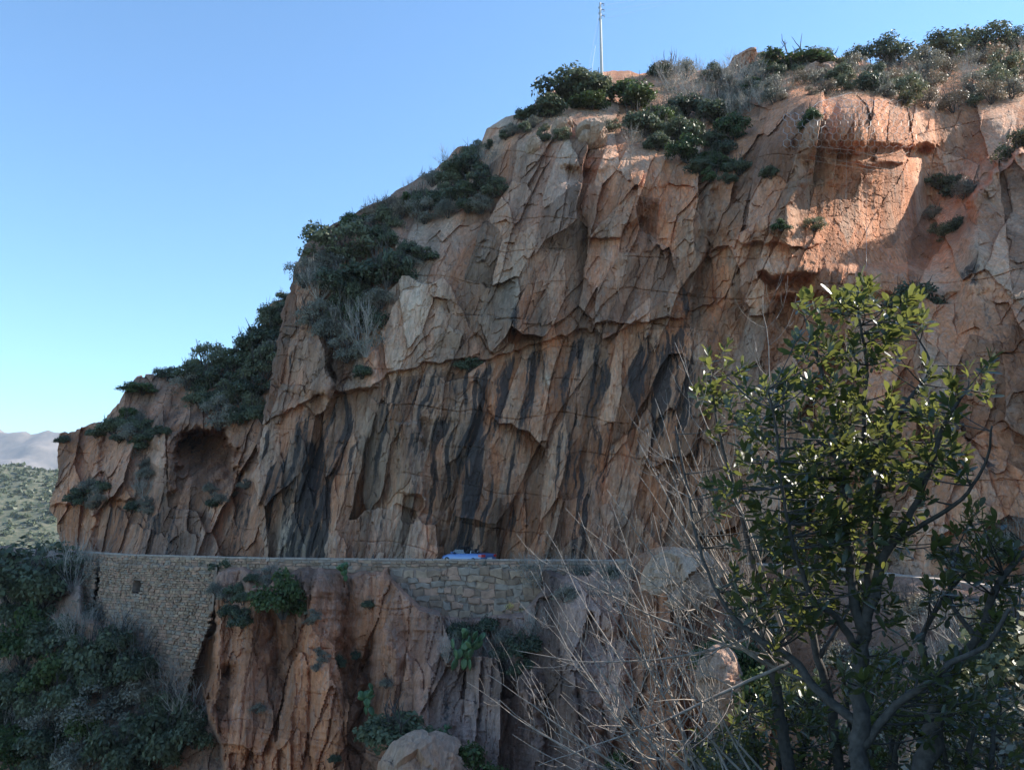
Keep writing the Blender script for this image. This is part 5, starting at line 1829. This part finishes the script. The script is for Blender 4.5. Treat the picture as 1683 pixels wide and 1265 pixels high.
leafy('leafy_tree', 'leafy evergreen tree with glossy leaves nearest the camera, sunlit at the top', LIMBS, TD, SPOTS, 470, 5, singles=295, llen=(0.045, 0.088))
for i, (nm, lab, lines, off, spots, nt_) in enumerate(OTHER):
    leafy(nm, lab, [('stem', L, 0.1 * k) for k, L in enumerate(lines)], TD + off, spots, nt_, 60 + i)
# low green shrubs at the foot of the tree
for i, (x, y, r_, n_, d_) in enumerate(((1290, 1190, 90, 90, 5.4), (1190, 1240, 60, 40, 5.2), (1480, 1200, 90, 80, 5.3), (1600, 1190, 90, 70, 5.0), (1360, 1250, 60, 50, 5.6), (1440, 1110, 60, 40, 5.8))):
    lab = ('wide low green shrub left of the tree trunk', 'low green shrub at the bottom below the bare branches', 'low green shrub between the trunk and the leaning stem', 'low green shrub right of the leaning stem',
           'low green shrub directly behind the trunk foot', 'green shrub behind the trunk fork')[i]
    leafy('low_shrub', lab, [('stem', [(x, 1420, 8), (x - 10, y + 60, 6), (x + 5, y, 3)], 0.0), ('stem', [(x + 20, 1420, 7), (x + 30, y + 40, 5), (x + 45, y - 30, 3)], 0.1), ('stem', [(x - 20, 1420, 7), (x - 50, y + 30, 4), (x - 60, y - 20, 3)], -0.1)],
          d_, [(x, y, r_), (x + r_ * .4, y - r_ * .4, r_ * .5), (x - r_ * .5, y + 20, r_ * .5)], n_, 90 + i, (8, 13), (0.045, 0.075))


def bare_shrub(label, stems, depth, seed, name='bare_shrub', den=1.0, mat='twig'):
    """Leafless shrub: every main stem with its side twigs is a mesh of its own."""
    r = random.Random(seed)
    base = fp(stems[0][0][0], stems[0][0][1], depth)
    root = empty(name, base)
    tag(root, label, 'shrub')
    inv = -base
    for (a, b, sag, w) in stems:
        mb = MB()
        dd = depth + r.uniform(-0.35, 0.5)
        A_ = fp(a[0], a[1], depth + r.uniform(-.1, .1)) + inv
        B_ = fp(b[0], b[1], dd) + inv
        Cc = A_.lerp(B_, 0.45) + Vector((0, 0, -sag * (B_ - A_).length)) + Vector((r.uniform(-.06, .06), r.uniform(-.1, .1), r.uniform(-.05, .05)))

        def twig(P0_, P1_, P2_, r0, r1, lev):
            L = (P2_ - P0_).length
            n = max(4, int(L / 0.10))
            pts_ = []
            off = Vector((0, 0, 0))
            for i in range(n + 1):
                t = i / n
                q = P0_ * (1 - t) ** 2 + P1_ * 2 * t * (1 - t) + P2_ * t * t
                off = off + Vector((r.uniform(-1, 1), r.uniform(-1, 1), r.uniform(-1, 1))) * L * 0.008
                pts_.append(q + off * (t if lev == 0 else 1))
            rad = [r0 + (r1 - r0) * i / n for i in range(n + 1)]
            mb.tube(pts_, rad, 5 if lev == 0 else 4, lev == 0)
            if lev < 2:
                k = int((L * (11 if lev == 0 else 14)) * den * r.uniform(.7, 1.2))
                for _ in range(k):
                    t = r.uniform(0.25, 0.97)
                    i = min(n - 1, int(t * n))
                    p = pts_[i]
                    d = (pts_[i + 1] - p).normalized()
                    s = Vector((r.uniform(-1, 1), r.uniform(-.7, .7), r.uniform(-.6, 1.1)))
                    s = (s - d * s.dot(d)).normalized()
                    l = L * r.uniform(.10, .38) * (1.15 - t * 0.6)
                    e = p + (d * 0.85 + s * 0.6 + Vector((0, 0, 0.12))).normalized() * l
                    c = p + (d * 0.5 + s * 0.9).normalized() * l * 0.45
                    rr = rad[i] * r.uniform(.45, .65)
                    twig(p, c, e, max(rr, 0.0011), 0.0009, lev + 1)
        twig(A_, Cc, B_, w * depth / F, 0.0014, 0)
        mb.build('branch', M[mat], root, True)
    return root


ST = []
rb = random.Random(31)
ends = [(768, 1092), (800, 1100), (826, 1150), (842, 1052), (836, 1215), (886, 878), (870, 925), (862, 905), (912, 850), (960, 832), (985, 815), (1012, 830), (894, 1000), (902, 960), (930, 1085), (952, 1010), (1052, 720), (1044, 765), (1062, 690), (1082, 660),
        (1112, 540), (1075, 850), (1010, 905), (960, 930), (1110, 800), (1140, 760), (990, 1130), (870, 1250), (1060, 980), (1120, 690), (1200, 700), (1250, 480), (1065, 900), (905, 1190)]
for (x, y) in ends:
    low = y > 820
    a = (rb.uniform(1150, 1290), rb.uniform(1280, 1380)) if (low and rb.random() < .7) else (rb.uniform(1240, 1330), rb.uniform(1040, 1120))
    if y < 620:
        a = (rb.uniform(1270, 1340), rb.uniform(960, 1060))
    ST.append((a, (x, y), rb.uniform(0.05, 0.16) if x < 1100 else rb.uniform(0.0, 0.06), rb.uniform(1.9, 3.6)))
bare_shrub('leafless shrub with long white twigs fanning left of the leafy tree', ST, 4.9, 9, den=0.8)
bare_shrub('tangle of dry white twigs under the sunlit parapet', [((1600, 1080), (1500, 960), .02, 2.5), ((1600, 1080), (1540, 960), .02, 2.5), ((1605, 1080), (1480, 1000), .05, 2.5), ((1600, 1085), (1580, 960), .0, 2.5), ((1610, 1080), (1640, 970), .02, 2.5), ((1600, 1090), (1530, 1010), .05, 2)], 9.5, 12, name='dry_shrub', den=0.35)
# grey scrub at the lower right, close to the camera
for i, (x, y, d_, sz_, kd, lab) in enumerate(((1665, 1330, 7.5, 1.5, 'gy', 'blurred grey bush at the lower right corner'), (1560, 1420, 7.0, 1.1, 'gy', 'grey bush at the bottom right of the leaning stem'), (1720, 1200, 8.5, 1.6, 'ol', 'grey-green bush at the right edge below the parapet'), (1640, 1240, 11, 1.4, 'tw', 'leafless bush behind the grey bush at the lower right'))):
    p = at(x, y, d_)
    shrub(kd, p, sz_, lab, None)

# ------------------------------------------------------------------ the air
mb = MB()
mb.box((-3100, 3000, 265), (7600, 6900, 690))
hz = mb.build('haze', None)
tag(hz, kind='stuff')
m, n, out = newmat('air')
pv = N(n, 'ShaderNodeVolumePrincipled')
pv.inputs['Color'].default_value = (0.80, 0.88, 1.0, 1)
pv.inputs['Density'].default_value = 0.000075
pv.inputs['Anisotropy'].default_value = 0.2
n.links.new(pv.outputs[0], out.inputs['Volume'])
hz.data.materials.append(m)
